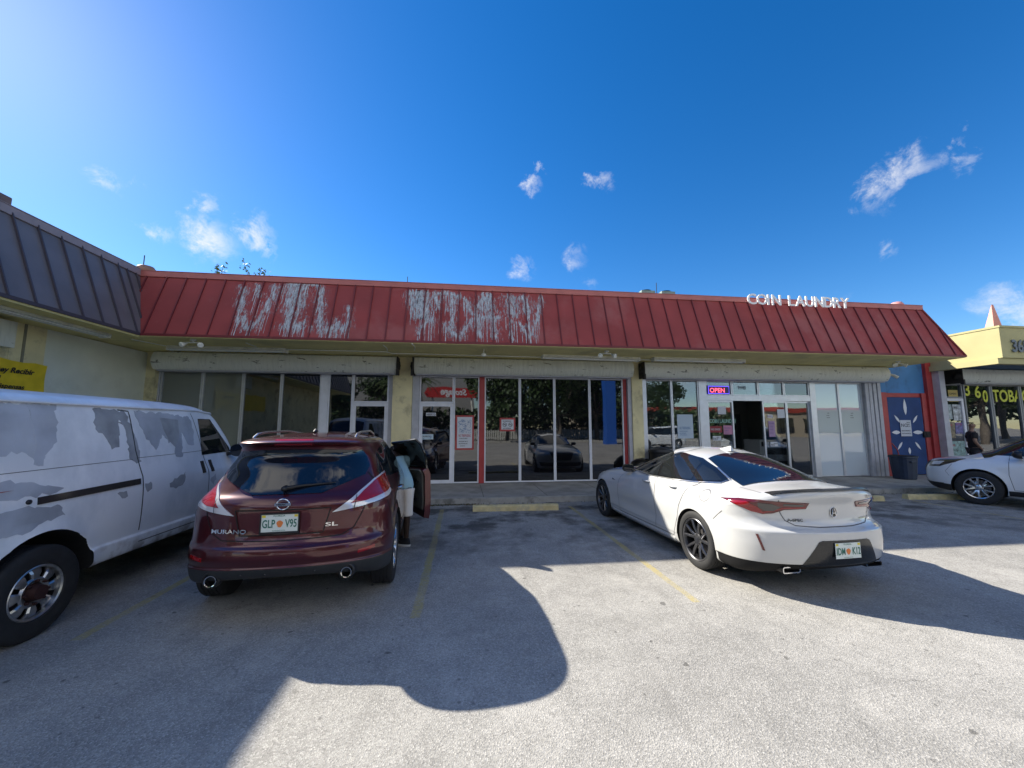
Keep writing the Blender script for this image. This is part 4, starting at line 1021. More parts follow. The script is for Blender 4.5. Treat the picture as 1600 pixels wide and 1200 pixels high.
def streaked(name,col,dark,th=.56):
    m,nt,b=new_mat(name); L=nt.links; tc=N(nt,'ShaderNodeTexCoord')
    b.inputs['Roughness'].default_value=.55
    mp=N(nt,'ShaderNodeMapping'); mp.inputs['Scale'].default_value=(9,3,.8); L.new(tc.outputs['Object'],mp.inputs[0])
    n=N(nt,'ShaderNodeTexNoise'); n.inputs['Scale'].default_value=2.2; n.inputs['Detail'].default_value=9; n.inputs['Roughness'].default_value=.7; L.new(mp.outputs[0],n.inputs[0])
    mp2=N(nt,'ShaderNodeMapping'); mp2.inputs['Scale'].default_value=(1.2,1.5,3.5); L.new(tc.outputs['Object'],mp2.inputs[0])
    n2=N(nt,'ShaderNodeTexNoise'); n2.inputs['Scale'].default_value=2.4; n2.inputs['Detail'].default_value=10; n2.inputs['Roughness'].default_value=.72; L.new(mp2.outputs[0],n2.inputs[0])
    a=N(nt,'ShaderNodeMapRange'); a.inputs[1].default_value=th-.08; a.inputs[2].default_value=th+.12; a.inputs[4].default_value=.35; L.new(n.outputs['Fac'],a.inputs[0])
    c=N(nt,'ShaderNodeMapRange'); c.inputs[1].default_value=.60; c.inputs[2].default_value=.63; c.inputs[4].default_value=.85; L.new(n2.outputs['Fac'],c.inputs[0])
    x=N(nt,'ShaderNodeMix',data_type='RGBA'); L.new(a.outputs[0],x.inputs[0]); x.inputs[6].default_value=(*col,1); x.inputs[7].default_value=(*[k*.55 for k in col],1)
    y=N(nt,'ShaderNodeMix',data_type='RGBA'); L.new(c.outputs[0],y.inputs[0]); L.new(x.outputs[2],y.inputs[6]); y.inputs[7].default_value=(*dark,1); L.new(y.outputs[2],b.inputs['Base Color'])
    return m
shut=streaked('weathered_shutter_white',(.74,.76,.70),(.07,.075,.06))
shut2=streaked('grimy_shutter_white',(.70,.72,.64),(.20,.20,.14),.47)
dark=mat('interior_black',(.01,.01,.011),.9)
iron=mat('rusty_black_iron',(.02,.018,.017),.7,noise=.4,nscale=8)
fx=mat('light_fixture_white',(.72,.73,.68),.5,noise=.1,dirt=(.3,.3,.26),dscale=3)
lens_=mat('lamp_lens',(.75,.77,.72),.15,coat=.8)
paper=mat('paper_white',(.66,.69,.74),.7); ink=mat('ink_black',(.02,.02,.025),.7); inkb=mat('ink_blue',(.10,.22,.42),.7); inkr=mat('ink_red',(.45,.05,.09),.6); inkp=mat('ink_purple',(.22,.14,.34),.7)
GL_dark=glass('dark_mirror_film_glass',(.006,.006,.008),.13,rough=.02)
GL_grey=glass('grey_backed_glass',(.17,.185,.16),.10)
GL_clear=glass('clear_shop_glass',(.03,.035,.04),.13,.75)
GL_white=glass('papered_glass',(.62,.70,.76),.13)
GL_sky=glass('tobacco_shop_glass',(.012,.014,.018),.16,.3)
# ------------------------------------------------------------------ main strip building
MAIN=empty('shop_building',(3,11.4,0)); tag(MAIN,'long single storey shop building with red standing seam mansard roof and three glazed shop fronts','building')
def P_(o):   # parent keeping world place
    o.parent=MAIN; o.matrix_parent_inverse=Matrix.Translation((-3,-11.4,0)); return o
def mk(mb,name,mats,parent=None,**k):
    o=mb.build(name,mats,**k)
    if parent is None: return P_(o)
    o.parent=parent; o.matrix_parent_inverse=Matrix.Translation(-wloc(parent)); return o
def wloc(o):
    p=Vector(o.location); q=o.parent
    if q and o.type=='MESH' : return Vector((0,0,0)) if p.length==0 else p
    return p
GY=11.35
# roof: mansard faces with pans, raised seams, coping
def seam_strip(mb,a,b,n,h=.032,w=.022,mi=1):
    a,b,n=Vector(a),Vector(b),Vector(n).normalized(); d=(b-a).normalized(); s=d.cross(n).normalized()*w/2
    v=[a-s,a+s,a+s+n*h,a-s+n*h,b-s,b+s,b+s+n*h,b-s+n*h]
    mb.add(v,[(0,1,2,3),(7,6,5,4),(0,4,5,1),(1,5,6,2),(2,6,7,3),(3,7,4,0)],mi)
B0,Z0,B1,Z1=9.2,3.75,9.75,5.28; XL0,XL1=-6.98,-7.53; XR0,XR1=14.22,13.67
rf=MB()
rf.add([(XL0,B0,Z0),(XR0,B0,Z0),(XR1,B1,Z1),(XL1,B1,Z1)],[(0,1,2,3)],0)
rf.add([(XR0,B0,Z0),(XR0,24,Z0),(XR1,24,Z1),(XR1,B1,Z1)],[(0,1,2,3)],0)
nf=Vector((0,-1.53,.55))
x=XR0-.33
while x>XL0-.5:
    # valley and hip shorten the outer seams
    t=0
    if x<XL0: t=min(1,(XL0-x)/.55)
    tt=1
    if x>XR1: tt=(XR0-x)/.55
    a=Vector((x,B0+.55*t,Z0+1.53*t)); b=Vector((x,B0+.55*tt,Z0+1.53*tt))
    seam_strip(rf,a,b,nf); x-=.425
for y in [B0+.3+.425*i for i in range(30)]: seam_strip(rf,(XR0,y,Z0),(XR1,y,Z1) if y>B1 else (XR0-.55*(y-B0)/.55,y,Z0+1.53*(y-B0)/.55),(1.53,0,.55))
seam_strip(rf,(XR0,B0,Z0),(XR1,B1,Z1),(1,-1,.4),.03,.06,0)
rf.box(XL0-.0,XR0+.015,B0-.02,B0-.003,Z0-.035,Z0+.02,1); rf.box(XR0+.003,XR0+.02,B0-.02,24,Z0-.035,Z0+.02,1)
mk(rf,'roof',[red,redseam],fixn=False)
cp=MB(); cp.box(XL1,XR1+.03,B1-.045,B1+.22,Z1-.045,Z1+.085,0); cp.box(XR1-.22,XR1+.045,B1+.221,24,Z1-.045,Z1+.085,0); cp.box(XL1-.02,XR1+.04,B1-.055,B1+.23,Z1+.086,Z1+.10,0)
mk(cp,'coping',[coping],bevel=.006)
rd=MB(); rd.box(-20,XR1-.1,B1+.23,24,Z1-.3,Z1-.1,0); mk(rd,'roof_deck',[mat('roof_felt',(.25,.25,.24),.9)])
so=MB(); so.box(XL0+.0,XR0-.01,B0,11.58,3.70,3.74,0); so.box(-8.4,XL0-.003,B0,11.58,3.70,3.74,0); mk(so,'soffit',[soff])
# walls: header and columns, back box
wl=MB()
wl.box(-8.3,14.05,11.31,11.6,3.24,3.70,0)
for a,b in ((-8.3,-8.03),(-1.97,-1.44),(5.08,5.42)): wl.box(a,b,11.16,11.6,.132,3.70,0)
wl.box(13.80,14.05,11.25,11.6,.132,2.88,2); wl.box(13.80,14.05,11.25,11.6,2.883,3.70,3)
wl.box(-8.3,14.05,11.6,24,.0,3.69,1)if False else None
wl.box(-8.3,14.05,17.5,17.7,0,3.69,1); wl.box(13.85,14.05,11.6,17.5,0,3.69,1); wl.box(-8.3,-8.1,11.6,17.5,0,3.69,1)
wl.box(5.25,5.4,11.6,17.5,0,3.69,1); wl.box(-1.8,-1.6,11.6,17.5,0,3.69,1)
wl.box(-8.3,14.05,11.6,17.5,3.45,3.6,1)
mk(wl,'wall',[cream,mat('inside_wall',(.55,.55,.52),.9),redf,mat('painted_blue_end',(.05,.21,.48),.6)])
fl=MB(); fl.box(-8.2,13.9,11.5,17.6,.0,.128,0); mk(fl,'shop_floor',[mat('floor_tile',(.42,.41,.39),.5,noise=.1)])
def storefront(name,x0,x1,panes,z0=.14,z1=3.2,frame=alu,fw=.055,label=None):
    """panes: (x0,x1,z0,z1,glass)"""
    f=MB(); y0,y1=GY-.045,GY+.045
    f.box(x0,x1,y0,y1,z1,z1+.06); f.box(x0,x1,y0,y1,z0-.005,z0+.05)
    xs=sorted(set([p[0] for p in panes]+[p[1] for p in panes]))
    o=mk(f,'shop_window',[frame]); 
    if label: tag(o,label)
    return o
def framed(parent_name,x0,x1,z0,z1,gl,fm,w=.04,y=GY,d=.04,label=None,pn='pane'):
    f=MB(); f.box(x0,x1,y-d,y+d,z0,z0+w); f.box(x0,x1,y-d,y+d,z1-w,z1); f.box(x0,x0+w,y-d,y+d,z0+w,z1-w); f.box(x1-w,x1,y-d,y+d,z0+w,z1-w)
    o=mk(f,parent_name,[fm])
    p=MB(); p.box(x0+w,x1-w,y-.006,y+.006,z0+w,z1-w); mk(p,pn,[gl],o)
    if label: tag(o,label)
    return o
# unit 1 (left)
for a,b in ((-7.98,-6.97),(-6.96,-5.95),(-5.94,-4.97),(-4.96,-3.93)): framed('shop_window',a,b,.14,3.24,GL_grey if b<-5.9 else GL_dark,alu,.035)
f=MB(); f.box(-3.925,-3.735,GY-.06,GY+.06,.14,3.24); mk(f,'door_post',[whitef])
framed('shop_window',-3.73,-3.08,.14,3.24,GL_dark,whitef,.035)
framed('transom_window',-3.075,-2.10,2.42,3.24,GL_dark,whitef,.04)
d=framed('door',-3.075,-2.10,.15,2.415,GL_dark,whitef,.10,label='pale framed glass door behind the maroon car'); h=MB(); h.tube([(-2.95,GY-.05,.95),(-2.95,GY-.11,.98),(-2.95,GY-.11,1.3),(-2.95,GY-.05,1.33)],.013,0,8); mk(h,'door_handle',[CM['chrome']],d)
for a,b in ((-2.095,-1.975),(-8.028,-7.985)): f=MB(); f.box(a,b,GY-.06,GY+.10,.14,3.24); mk(f,'door_post',[greyg])
f=MB(); f.box(-2.22,-2.15,12.3,12.4,.5,3.2); mk(f,'inside_post',[mat('orange_red_paint',(.6,.09,.03),.5)])
# unit 2 (middle)
framed('transom_window',-1.24,-.27,2.42,3.20,GL_dark,whitef,.04)
d=framed('door',-1.24,-.27,.15,2.415,GL_dark,whitef,.095,label='glass door of the middle shop beside the framed notice'); h=MB(); h.tube([(-1.09,GY-.05,1.0),(-1.09,GY-.10,1.02),(-1.09,GY-.10,1.3),(-1.09,GY-.05,1.32)],.014,0,8); mk(h,'door_handle',[CM['dark']],d)
h=MB(); h.box(-1.25,-1.13,GY-.065,GY-.042,1.08,1.42); mk(h,'lock_plate',[whitef],d)
framed('shop_window',-.265,.465,.15,3.20,GL_dark,whitef,.035)
f=MB(); f.box(.47,.62,GY-.055,GY+.06,.14,3.24); f.box(4.86,4.96,GY-.055,GY+.06,.14,3.24); f.box(.62,4.86,GY-.05,GY+.06,3.205,3.24); f.box(-1.24,.47,GY-.05,GY+.06,3.205,3.24); mk(f,'red_post',[redf])
for a,b in ((.625,1.66),(1.665,2.705),(2.71,3.795),(3.80,4.855)): framed('shop_window',a,b,.15,3.20,GL_dark,whitef,.035)
for a,b,c_ in ((-1.435,-1.245,.12),(4.965,5.075,.15)): f=MB(); f.box(a,b,GY-c_,GY+.08,.14,3.24); mk(f,'shutter_guide',[greyg])
# unit 3 (laundry)
f=MB(); f.box(5.43,5.56,GY-.15,GY+.08,.14,3.22); mk(f,'shutter_guide',[alu])
for a in (13.22,13.36,13.52,13.68): f=MB(); f.box(a,a+.12,GY-.13-.02*(a-13),GY+.08,.14,3.22); mk(f,'shutter_guide',[greyg])
for a,b in ((5.57,6.44),(6.445,7.34)): framed('shop_window',a,b,.15,3.2,GL_clear,alu,.035)
f=MB(); f.box(7.345,7.60,GY-.06,GY+.06,.14,3.2); f.box(11.24,11.42,GY-.06,GY+.06,.14,3.2); f.box(7.60,11.24,GY-.055,GY+.055,2.56,2.72); mk(f,'door_surround',[alu])
for a,b in ((7.61,8.49),(8.50,9.41),(9.42,10.32),(10.33,11.235)): framed('transom_window',a,b,2.725,3.2,GL_clear,alu,.035)
d=framed('sliding_door',7.61,8.50,.15,2.555,GL_clear,alu,.05,label='left leaf of the coin laundry sliding door, under the neon sign')
d=framed('sliding_door',9.50,10.36,.15,2.555,GL_clear,alu,.05,y=GY-.03,d=.03,label='middle leaf of the coin laundry door, slid half open')
d=framed('sliding_door',10.40,11.235,.15,2.555,GL_clear,alu,.05,y=GY+.04,d=.03,label='right leaf of the coin laundry sliding door, beside the papered panes')
for a,b in ((11.43,12.31),(12.315,13.20)): framed('shop_window',a,b,.15,3.2,GL_white,alu,.035)
# laundry interior
wash=MB()
def washer(x,y,z=.13,s=1):
    root=empty('washing_machine',(x,y,z)); 
    b=MB(); b.box(-.36*s,.36*s,0,.8,0,1.15*s); b.build('cabinet',mat_wash,root,bevel=.02)
    dd=MB(); dd.lathe([(.0,.27*s),(-.03,.28*s),(-.05,.24*s),(-.03,.20*s)],'y',(0,0,.52*s),36,0); o=dd.build('door',CM['chrome'],root)
    gg=MB(); gg.lathe([(-.03,.20*s),(-.045,.1*s),(-.05,.001)],'y',(0,0,.52*s),24,0); gg.build('door_glass',CM['glass'],o)
    p=MB(); p.box(-.3*s,.3*s,-.012,-.001,.92*s,1.08*s); p.build('control_panel',CM['dark'],root)
    return root
mat_wash=mat('washer_enamel',(.55,.56,.56),.35)
w0=washer(9.0,13.6); tag(w0,'front loading washing machine seen through the open laundry doorway','washing machine','washing machines inside the laundry')
for x,y,lb in ((9.85,13.6,'washing machine just right of the open laundry doorway'),(10.72,12.55,'nearest washing machine, big round door behind the right laundry leaf'),(8.15,13.6,'washing machine behind the left laundry door leaf')):
    c=copy_tree(w0); c.location=(x,y,.13); c['label']=lb
# dryers bank at the back and a service counter
dk=MB(); dk.box(5.6,12.8,16.6,17.4,.13,2.3); 
mk(dk,'dryer_bank',[mat('dryer_panel',(.30,.30,.31),.4)])
k=MB()
for i in range(8):
    for z in (.75,1.75): k.lathe([(16.58,.27),(16.55,.28),(16.54,.2),(16.56,.001)],'y',(6.1+i*.88,0,z),24,0)
mk(k,'dryer_doors',[CM['dark']])
# signs on the glass
def poster(x0,x1,z0,z1,label,cat='notice',name='poster',fr=None,lines=(),y=GY-.012,base=paper,group=None):
    w=x1-x0; h=z1-z0
    r=MB(); r.box(x0,x1,y-.004,y,z0,z1,0)
    if fr is not None:
        t=.05; r.box(x0-t,x1+t,y-.002,y+.006,z0-t,z1+t,1)
    for (u,v,sz,txt,mi,sx) in lines: text_mb(r,txt,sz,face_y(x0+u*w,y-.0065,z0+v*h,sx,1),mi,bold=.001)
    o=r.build(name,[base,fr or base,ink,inkb,inkr,inkp],fixn=False); tag(o,label,cat,group); return o
body_lines=[(.12,.20,.035,'PRIVATE PROPERTY KEEP OUT',2,.55),(.12,.13,.035,'VIOLATORS PROSECUTED',2,.6),(.2,.06,.03,'24 HR NOTICE',2,.7)]
po=poster(-.16,.27,1.13,2.02,'tall white notice in a red frame on the sidelight beside the middle shop door',fr=redf,lines=[(.10,.36,.105,'NO TRESPASSING',4,.42)]+body_lines+[(.15,.30,.028,'POR ORDEN DE LA GERENCIA',2,.6)])
# a crowd drawing in blue: plain hatching strokes
hs=MB(); rnd=random.Random(2)
for i in range(46):
    x=rnd.uniform(-.11,.21); z=rnd.uniform(1.58,1.93); r_=rnd.uniform(.02,.05)
    hs.tube([(x+r_*math.cos(t),GY-.018,z+r_*.7*math.sin(t)) for t in [k*.8+i for k in range(5)]],.004,0,4)
o=hs.build('printed_drawing',[inkb],fixn=False); o.parent=po
poster(1.12,1.48,1.66,1.95,'small white no smoking notice in a red frame on the middle shop window',fr=redf,lines=[(.10,.78,.045,'NO SMOKING',2,.85),(.12,.06,.045,'NO LOITERING',2,.75)])
c=MB()
for cx in (1.215,1.385):
    c.tube([(cx+.055*math.cos(t),GY-.020,1.80+.055*math.sin(t)) for t in [2*math.pi*k/20 for k in range(21)]],.006,0,6,False); c.tube([(cx-.038,GY-.020,1.838),(cx+.038,GY-.020,1.762)],.005,0,6); c.box(cx-.04,cx+.04,GY-.022,GY-.018,1.792,1.806,0)
o=c.build('pictogram',[ink],fixn=False); o.parent=bpy.data.objects['poster.001']
poster(-1.05,-.77,2.05,2.14,'small white strip sticker near the top of the middle shop door','sticker','sticker',lines=[(.05,.2,.07,'ABIERTO',2,.9)])
poster(-1.22,-.83,1.38,1.53,'black and white hours sticker at mid height of the middle shop door','sticker','sticker',base=mat('pale_blue_sticker',(.5,.62,.7),.5),lines=[(.05,.45,.06,'HORARIO',2,1.0),(.05,.1,.05,'10 - 6',2,1),(.72,.2,.11,'9',3,1.1)])
poster(6.60,7.12,1.38,2.12,'pale blue notice sheet on the second pane of the coin laundry',base=mat('pale_blue_paper',(.50,.60,.70),.7),lines=[(.12,.38,.11,'NO TRESPASSING',3,.42),(.12,.28,.035,'PRIVATE PROPERTY',3,.9),(.12,.2,.035,'NO LOITERING',3,.9),(.12,.13,.03,'LAUNDRY CUSTOMERS ONLY',3,.6)])
poster(7.98,8.26,2.13,2.38,'blank square paper taped high on the left laundry door leaf','sheet of paper','paper_sheet')
g=MB(); text_mb(g,'COIN LAUNDRY',.17,face_y(7.68,GY-.012,1.86,.72,1),0,depth=.002,bold=.004); tag(g.build('window_lettering',[mat('mint_lettering',(.28,.50,.42),.5)],fixn=False),'mint green coin laundry lettering on the left laundry door leaf','lettering')
poster(8.14,8.46,1.50,1.78,'pink notice beside the red strip on the left laundry door leaf',base=mat('pink_paper',(.55,.25,.38),.6),lines=[(.08,.62,.07,'WASH',5,1.1),(.08,.32,.07,'DRY',5,1.1),(.08,.06,.06,'FOLD',5,1.1)])
poster(7.68,8.09,1.56,1.76,'dark red strip sign with white print on the left laundry door leaf',base=mat('deep_red_board',(.25,.02,.03),.5),lines=[])
g=MB(); text_mb(g,'NO DOGS',.08,face_y(7.71,GY-.02,1.63,.85,1),0,bold=.001); o=g.build('sign_text',[paper],fixn=False); o.parent=[q for q in bpy.data.objects if q.get('label','').startswith('dark red strip')][0]
poster(7.76,8.04,1.31,1.45,'small black and white sticker low on the left laundry door leaf','sticker','sticker',lines=[(.05,.15,.10,'NO',2,1),(.5,.5,.04,'PETS',2,1)])
poster(10.02,10.28,2.02,2.30,'blank white sheet on the middle laundry door leaf','sheet of paper','paper_sheet',y=GY-.045)
poster(9.68,9.90,1.42,1.92,'tall narrow pink notice on the middle laundry door leaf',y=GY-.045,base=mat('lilac_paper',(.42,.28,.45),.6),lines=[(.1,.8,.07,'HOURS',5,.8),(.1,.6,.06,'7 AM',5,.9),(.1,.42,.06,'10 PM',5,.8),(.1,.2,.06,'DAILY',5,.8)])
poster(9.70,9.95,1.12,1.26,'small black and white sticker low on the middle laundry door leaf','sticker','sticker',y=GY-.045,lines=[(.05,.15,.09,'NO',2,1),(.5,.5,.04,'SMOKING',2,.7)])
poster(9.67,9.85,2.02,2.12,'small red edged label high on the middle laundry door leaf','sticker','sticker',y=GY-.045,fr=None,lines=[(.1,.3,.05,'PULL',4,1)])
g=MB(); text_mb(g,'9440',.16,face_y(8.72,GY-.012,2.93,.9,1),0,bold=.003); tag(g.build('house_number',[mat('faint_number',(.18,.24,.30),.6)],fixn=False),'faint street number on the transom glass above the laundry doorway','number')
# papers behind the papered panes
for x0,x1,lb in ((11.50,12.27,'large pale sheet covering the lower glass of the left papered pane'),(12.38,13.15,'large pale sheet covering the lower glass of the right papered pane')):
    poster(x0,x1,1.55,2.28,lb,'sheet of paper','paper_sheet',base=mat('sheet_paper',(.60,.66,.64),.7),y=GY-.012,lines=[(.45,.85,.03,'AVISO',2,1),(.42,.75,.03,'PLEASE',2,1),(.42,.65,.03,'NO DYE',2,1)])
# neon sign
root=empty('neon_sign',(8.0,GY-.08,2.88)); tag(root,'glowing red and blue OPEN neon sign above the left laundry door leaf','neon sign')
b=MB(); b.box(-.37,.37,.0,.02,-.12,.15); b.build('backing',[mat('blue_acrylic',(.03,.015,.12),.3)],root)
b=MB(); b.tube([(-.35,-.012,-.10),(.35,-.012,-.10),(.35,-.012,.13),(-.35,-.012,.13),(-.35,-.012,-.10)],.008,0,6,False); b.build('blue_tube',[mat('blue_neon',(.15,.10,1),.4,emit=.8)],root)
b=MB(); text_mb(b,'OPEN',.20,face_y(-.31,-.014,-.065,1.0,1),0,bold=.002); b.build('red_tube',[mat('red_neon',(1,.10,.16),.4,emit=.9)],root,fixn=False)
# roller shutters boxes
def shutter(x0,x1,mt,label,br=True):
    root=empty('roller_shutter',((x0+x1)/2,GY,3.3)); tag(root,label,'roller shutter')
    cx=(x0+x1)/2; hw=(x1-x0)/2
    prof=[(-.04,3.69),(-.04,3.22),(-.40,3.22),(-.44,3.26),(-.50,3.36),(-.52,3.46),(-.50,3.56),(-.44,3.66),(-.38,3.69)]
    m=MB(); n=len(prof); N_=40; vs=[]
    rnd=random.Random(int(x0*10))
    for i in range(N_+1):
        for k_,(y,z) in enumerate(prof):
            j=rnd.uniform(-.0018,.0018) if 2<=k_<=7 else 0
            vs.append((-hw+2*hw*i/N_,y+j,z-3.3+j*.6))
    fs=[(i*n+k,i*n+(k+1)%n,(i+1)*n+(k+1)%n,(i+1)*n+k) for i in range(N_) for k in range(n)]+[tuple(range(n)),tuple(N_*n+k for k in range(n-1,-1,-1))]
    m.add(vs,fs,0,True); m.build('housing',[mt],root,sharp=32)
    m=MB(); m.box(-hw+.05,hw-.05,-.36,-.08,-.115,-.083,0); m.build('bottom_bar',[greyg],root)
    if br:
        for s in ((-1,1) if br is True else (br,)):
            m=MB(); a=s*(hw+.015)
            m.box(a-.03 if s<0 else a-.0,a+.0 if s<0 else a+.03,-.56,-.02,-.12,.36,0)
            m.lathe([(a-s*.0,.12),(a+s*.07,.12),(a+s*.08,.04),(a+s*.10,.001)],'x',(0,-.42,.12),16,0); m.box(min(a,a+s*.06),max(a,a+s*.06),-.6,-.5,-.16,0,0)
            m.build('bracket',[iron],root)
    return root
shutter(-7.93,-1.84,shut,'rolled up shutter housing, chipped white, over the left shop windows',1)
shutter(-1.36,5.02,shut2,'rolled up shutter housing, grimy white, over the middle shop windows',-1)
shutter(5.36,13.78,shut,'rolled up shutter housing, stained white, over the coin laundry',-1)
# fluorescent fittings on the soffit
def tubelight(x0,x1,y,rz,label,z=3.70):
    root=empty('light_fitting',((x0+x1)/2,y,z),rz); tag(root,label,'light fitting','fluorescent fittings under the eaves')
    h=(x1-x0)/2; m=MB(); m.prism([(-.10,0),(-.13,-.07),(.13,-.07),(.10,0)],'x',-h,h); m.build('housing',[fx],root)
    m=MB(); m.tube([(-h+.05,-.05,-.085),(h-.05,-.05,-.085)],.018,0,8); m.tube([(-h+.05,.05,-.085),(h-.05,.05,-.085)],.018,0,8); m.build('tube',[lens_],root)
    for s in (-1,1):
        m=MB(); m.box(s*h-.02,s*h+.02,-.1,.1,-.11,-.005); m.build('end_cap',[fx],root)
    return root
tubelight(-7.1,-4.45,10.25,0,'long fluorescent fitting under the eave above the left shop')
tubelight(2.15,4.95,10.35,R(2),'long fluorescent fitting under the eave above the middle shop')
tubelight(5.35,8.15,10.3,R(1),'long fluorescent fitting under the eave above the coin laundry')
tubelight(-1.35,1.35,0,R(90),'long fluorescent fitting under the eave of the grey roofed wing').location=(-7.45,7.6,3.70)
# conduits
m=MB(); m.tube([(-4.4,10.15,3.66),(-2.0,10.15,3.66),(-1.86,10.35,3.66),(-1.0,10.35,3.66),(5.5,10.45,3.66)],.013,0,6)
for x,y0,y1 in ((-5.0,9.9,10.15),(-1.9,9.75,10.1),(-1.2,9.5,9.9)): m.tube([(x,y0-.4,3.67),(x+.02,y0-.02,3.665),(x-.05,y1,3.66)],.012,0,6)
m.tube([(-7.3,9.4,3.67),(-7.1,10.1,3.67)],.012,0,6)
tag(m.build('conduit',[fx]),'thin pale electrical conduit running along the soffit','conduit')
def flood(x,y,label,mats=None):
    root=empty('floodlight',(x,y,3.70)); tag(root,label,'floodlight','twin floodlights on the soffit')
    m=MB(); m.lathe([(0,.001),(0,.06),(-.03,.06),(-.035,.001)],'z',n=16); m.tube([(0,0,-.02),(0,0,-.06)],.018,0,8); m.tube([(-.13,0,-.07),(.13,0,-.07)],.012,0,8); m.build('mount',[fx],root)
    for s in (-1,1):
        m=MB(); c=Vector((s*.17,-.02,-.11)); d=Vector((s*.45,-.75,-.45)).normalized(); pts=[c-d*.07,c-d*.04,c,c+d*.05,c+d*.07]
        m.tube(pts,[.015,.03,.042,.062,.060],0,14); o=m.build('lamp_head',[fx],root)
        m=MB(); m.tube([c+d*.071,c+d*.079],[.056,.045],0,14); m.build('lamp_glass',[lens_],o)
    return root
flood(-6.05,9.40,'twin floodlight under the eave at the far left, by the roof valley')
flood(3.68,9.52,'twin floodlight under the eave above the dark middle windows')
flood(12.95,9.95,'twin floodlight under the eave above the papered laundry panes')
root=empty('dome_camera',(.5,9.65,3.70)); tag(root,'small white dome camera hanging from the soffit above the middle shop','camera')
m=MB(); m.tube([(0,0,0),(0,0,-.12)],.012,0,6); m.build('stem',[fx],root); m=MB(); m.lathe([(-.12,.001),(-.12,.06),(-.16,.068),(-.19,.05),(-.205,.001)],'z',n=20); m.build('dome',[lens_],root)
# scraped lettering on the roof: bare primer where old letters came off
def fasc(x,z,off=.006):
    t=(z-Z0)/1.53; return Vector((x,B0+.55*t,z))+nf.normalized()*off
m,nt,b=new_mat('bare_scraped_primer'); L=nt.links; b.inputs['Base Color'].default_value=(.58,.61,.63,1); b.inputs['Roughness'].default_value=.8
tc=N(nt,'ShaderNodeTexCoord'); mp=N(nt,'ShaderNodeMapping'); mp.inputs['Scale'].default_value=(7,3,1.1); L.new(tc.outputs['Object'],mp.inputs[0])
n=N(nt,'ShaderNodeTexNoise'); n.inputs['Scale'].default_value=4; n.inputs['Detail'].default_value=8; n.inputs['Roughness'].default_value=.7; L.new(mp.outputs[0],n.inputs[0])
at=N(nt,'ShaderNodeAttribute'); at.attribute_name='edge'
ad=N(nt,'ShaderNodeMath',operation='MULTIPLY_ADD'); ad.inputs[1].default_value=.24; L.new(at.outputs['Fac'],ad.inputs[0]); L.new(n.outputs['Fac'],ad.inputs[2])
mr=N(nt,'ShaderNodeMapRange'); mr.inputs[1].default_value=.58; mr.inputs[2].default_value=.86; L.new(ad.outputs[0],mr.inputs[0])
tr=N(nt,'ShaderNodeBsdfTransparent'); mx=N(nt,'ShaderNodeMixShader'); L.new(mr.outputs[0],mx.inputs[0]); L.new(tr.outputs[0],mx.inputs[1]); L.new(b.outputs[0],mx.inputs[2]); L.new(mx.outputs[0],nt.nodes['Material Output'].inputs['Surface'])
scr=m
ST=[(-5.25, 5.15, -5.12, 4.3, 0.12), (-5.12, 4.35, -4.85, 3.9, 0.13), (-4.85, 3.9, -4.62, 4.35, 0.12), (-4.62, 4.3, -4.5, 5.2, 0.13), (-4.95, 5.2, -4.82, 4.7, 0.07), (-4.17, 5.25, -4.0, 3.89, 0.2), (-3.93, 5.25, -3.9, 4.51, 0.15), (-4.05, 4.8, -3.81, 4.81, 0.15), (-4.13, 4.05, -3.65, 4.07, 0.2), (-3.7, 4.35, -3.65, 3.96, 0.06), (-4.33, 5.2, -3.43, 5.2, 0.08), (-3.5, 5.2, -3.31, 3.86, 0.12), (-3.33, 3.97, -2.68, 4.05, 0.18), (-2.77, 4.68, -2.7, 3.99, 0.08), (-3.1, 4.03, -2.85, 4.21, 0.12), (-1.37, 5.2, -1.26, 4.63, 0.12), (-1.26, 5.2, -1.04, 4.34, 0.2), (-1.05, 5.2, -0.97, 4.34, 0.22), (-0.91, 5.2, -0.91, 4.23, 0.15), (-0.92, 4.34, -1.14, 3.88, 0.06), (-0.89, 4.29, -0.69, 4.41, 0.08), (-0.73, 5.21, -0.65, 4.59, 0.12), (-0.3, 5.2, -0.29, 3.9, 0.1), (-0.62, 5.15, -0.03, 5.05, 0.12), (-0.03, 5.05, 0.24, 4.45, 0.1), (0.24, 4.45, -0.11, 3.85, 0.1), (-0.11, 3.85, -0.53, 4.3, 0.1), (0.63, 5.2, 0.29, 4.69, 0.14), (0.29, 4.76, 0.42, 3.81, 0.07), (0.63, 5.2, 0.78, 3.82, 0.1), (0.35, 4.45, 0.99, 4.48, 0.1), (0.49, 5.2, 0.56, 4.52, 0.2), (1.15, 5.2, 1.15, 4.48, 0.2), (1.15, 4.48, 1.17, 3.78, 0.07), (1.46, 5.2, 1.64, 4.56, 0.2), (1.62, 5.07, 1.59, 3.85, 0.05), (1.31, 4.43, 1.6, 3.91, 0.07), (1.6, 3.91, 1.92, 4.64, 0.07), (2.02, 5.2, 1.8, 4.45, 0.06)]
V=[];F_=[];A_=[];rnd=random.Random(11); cnt=0
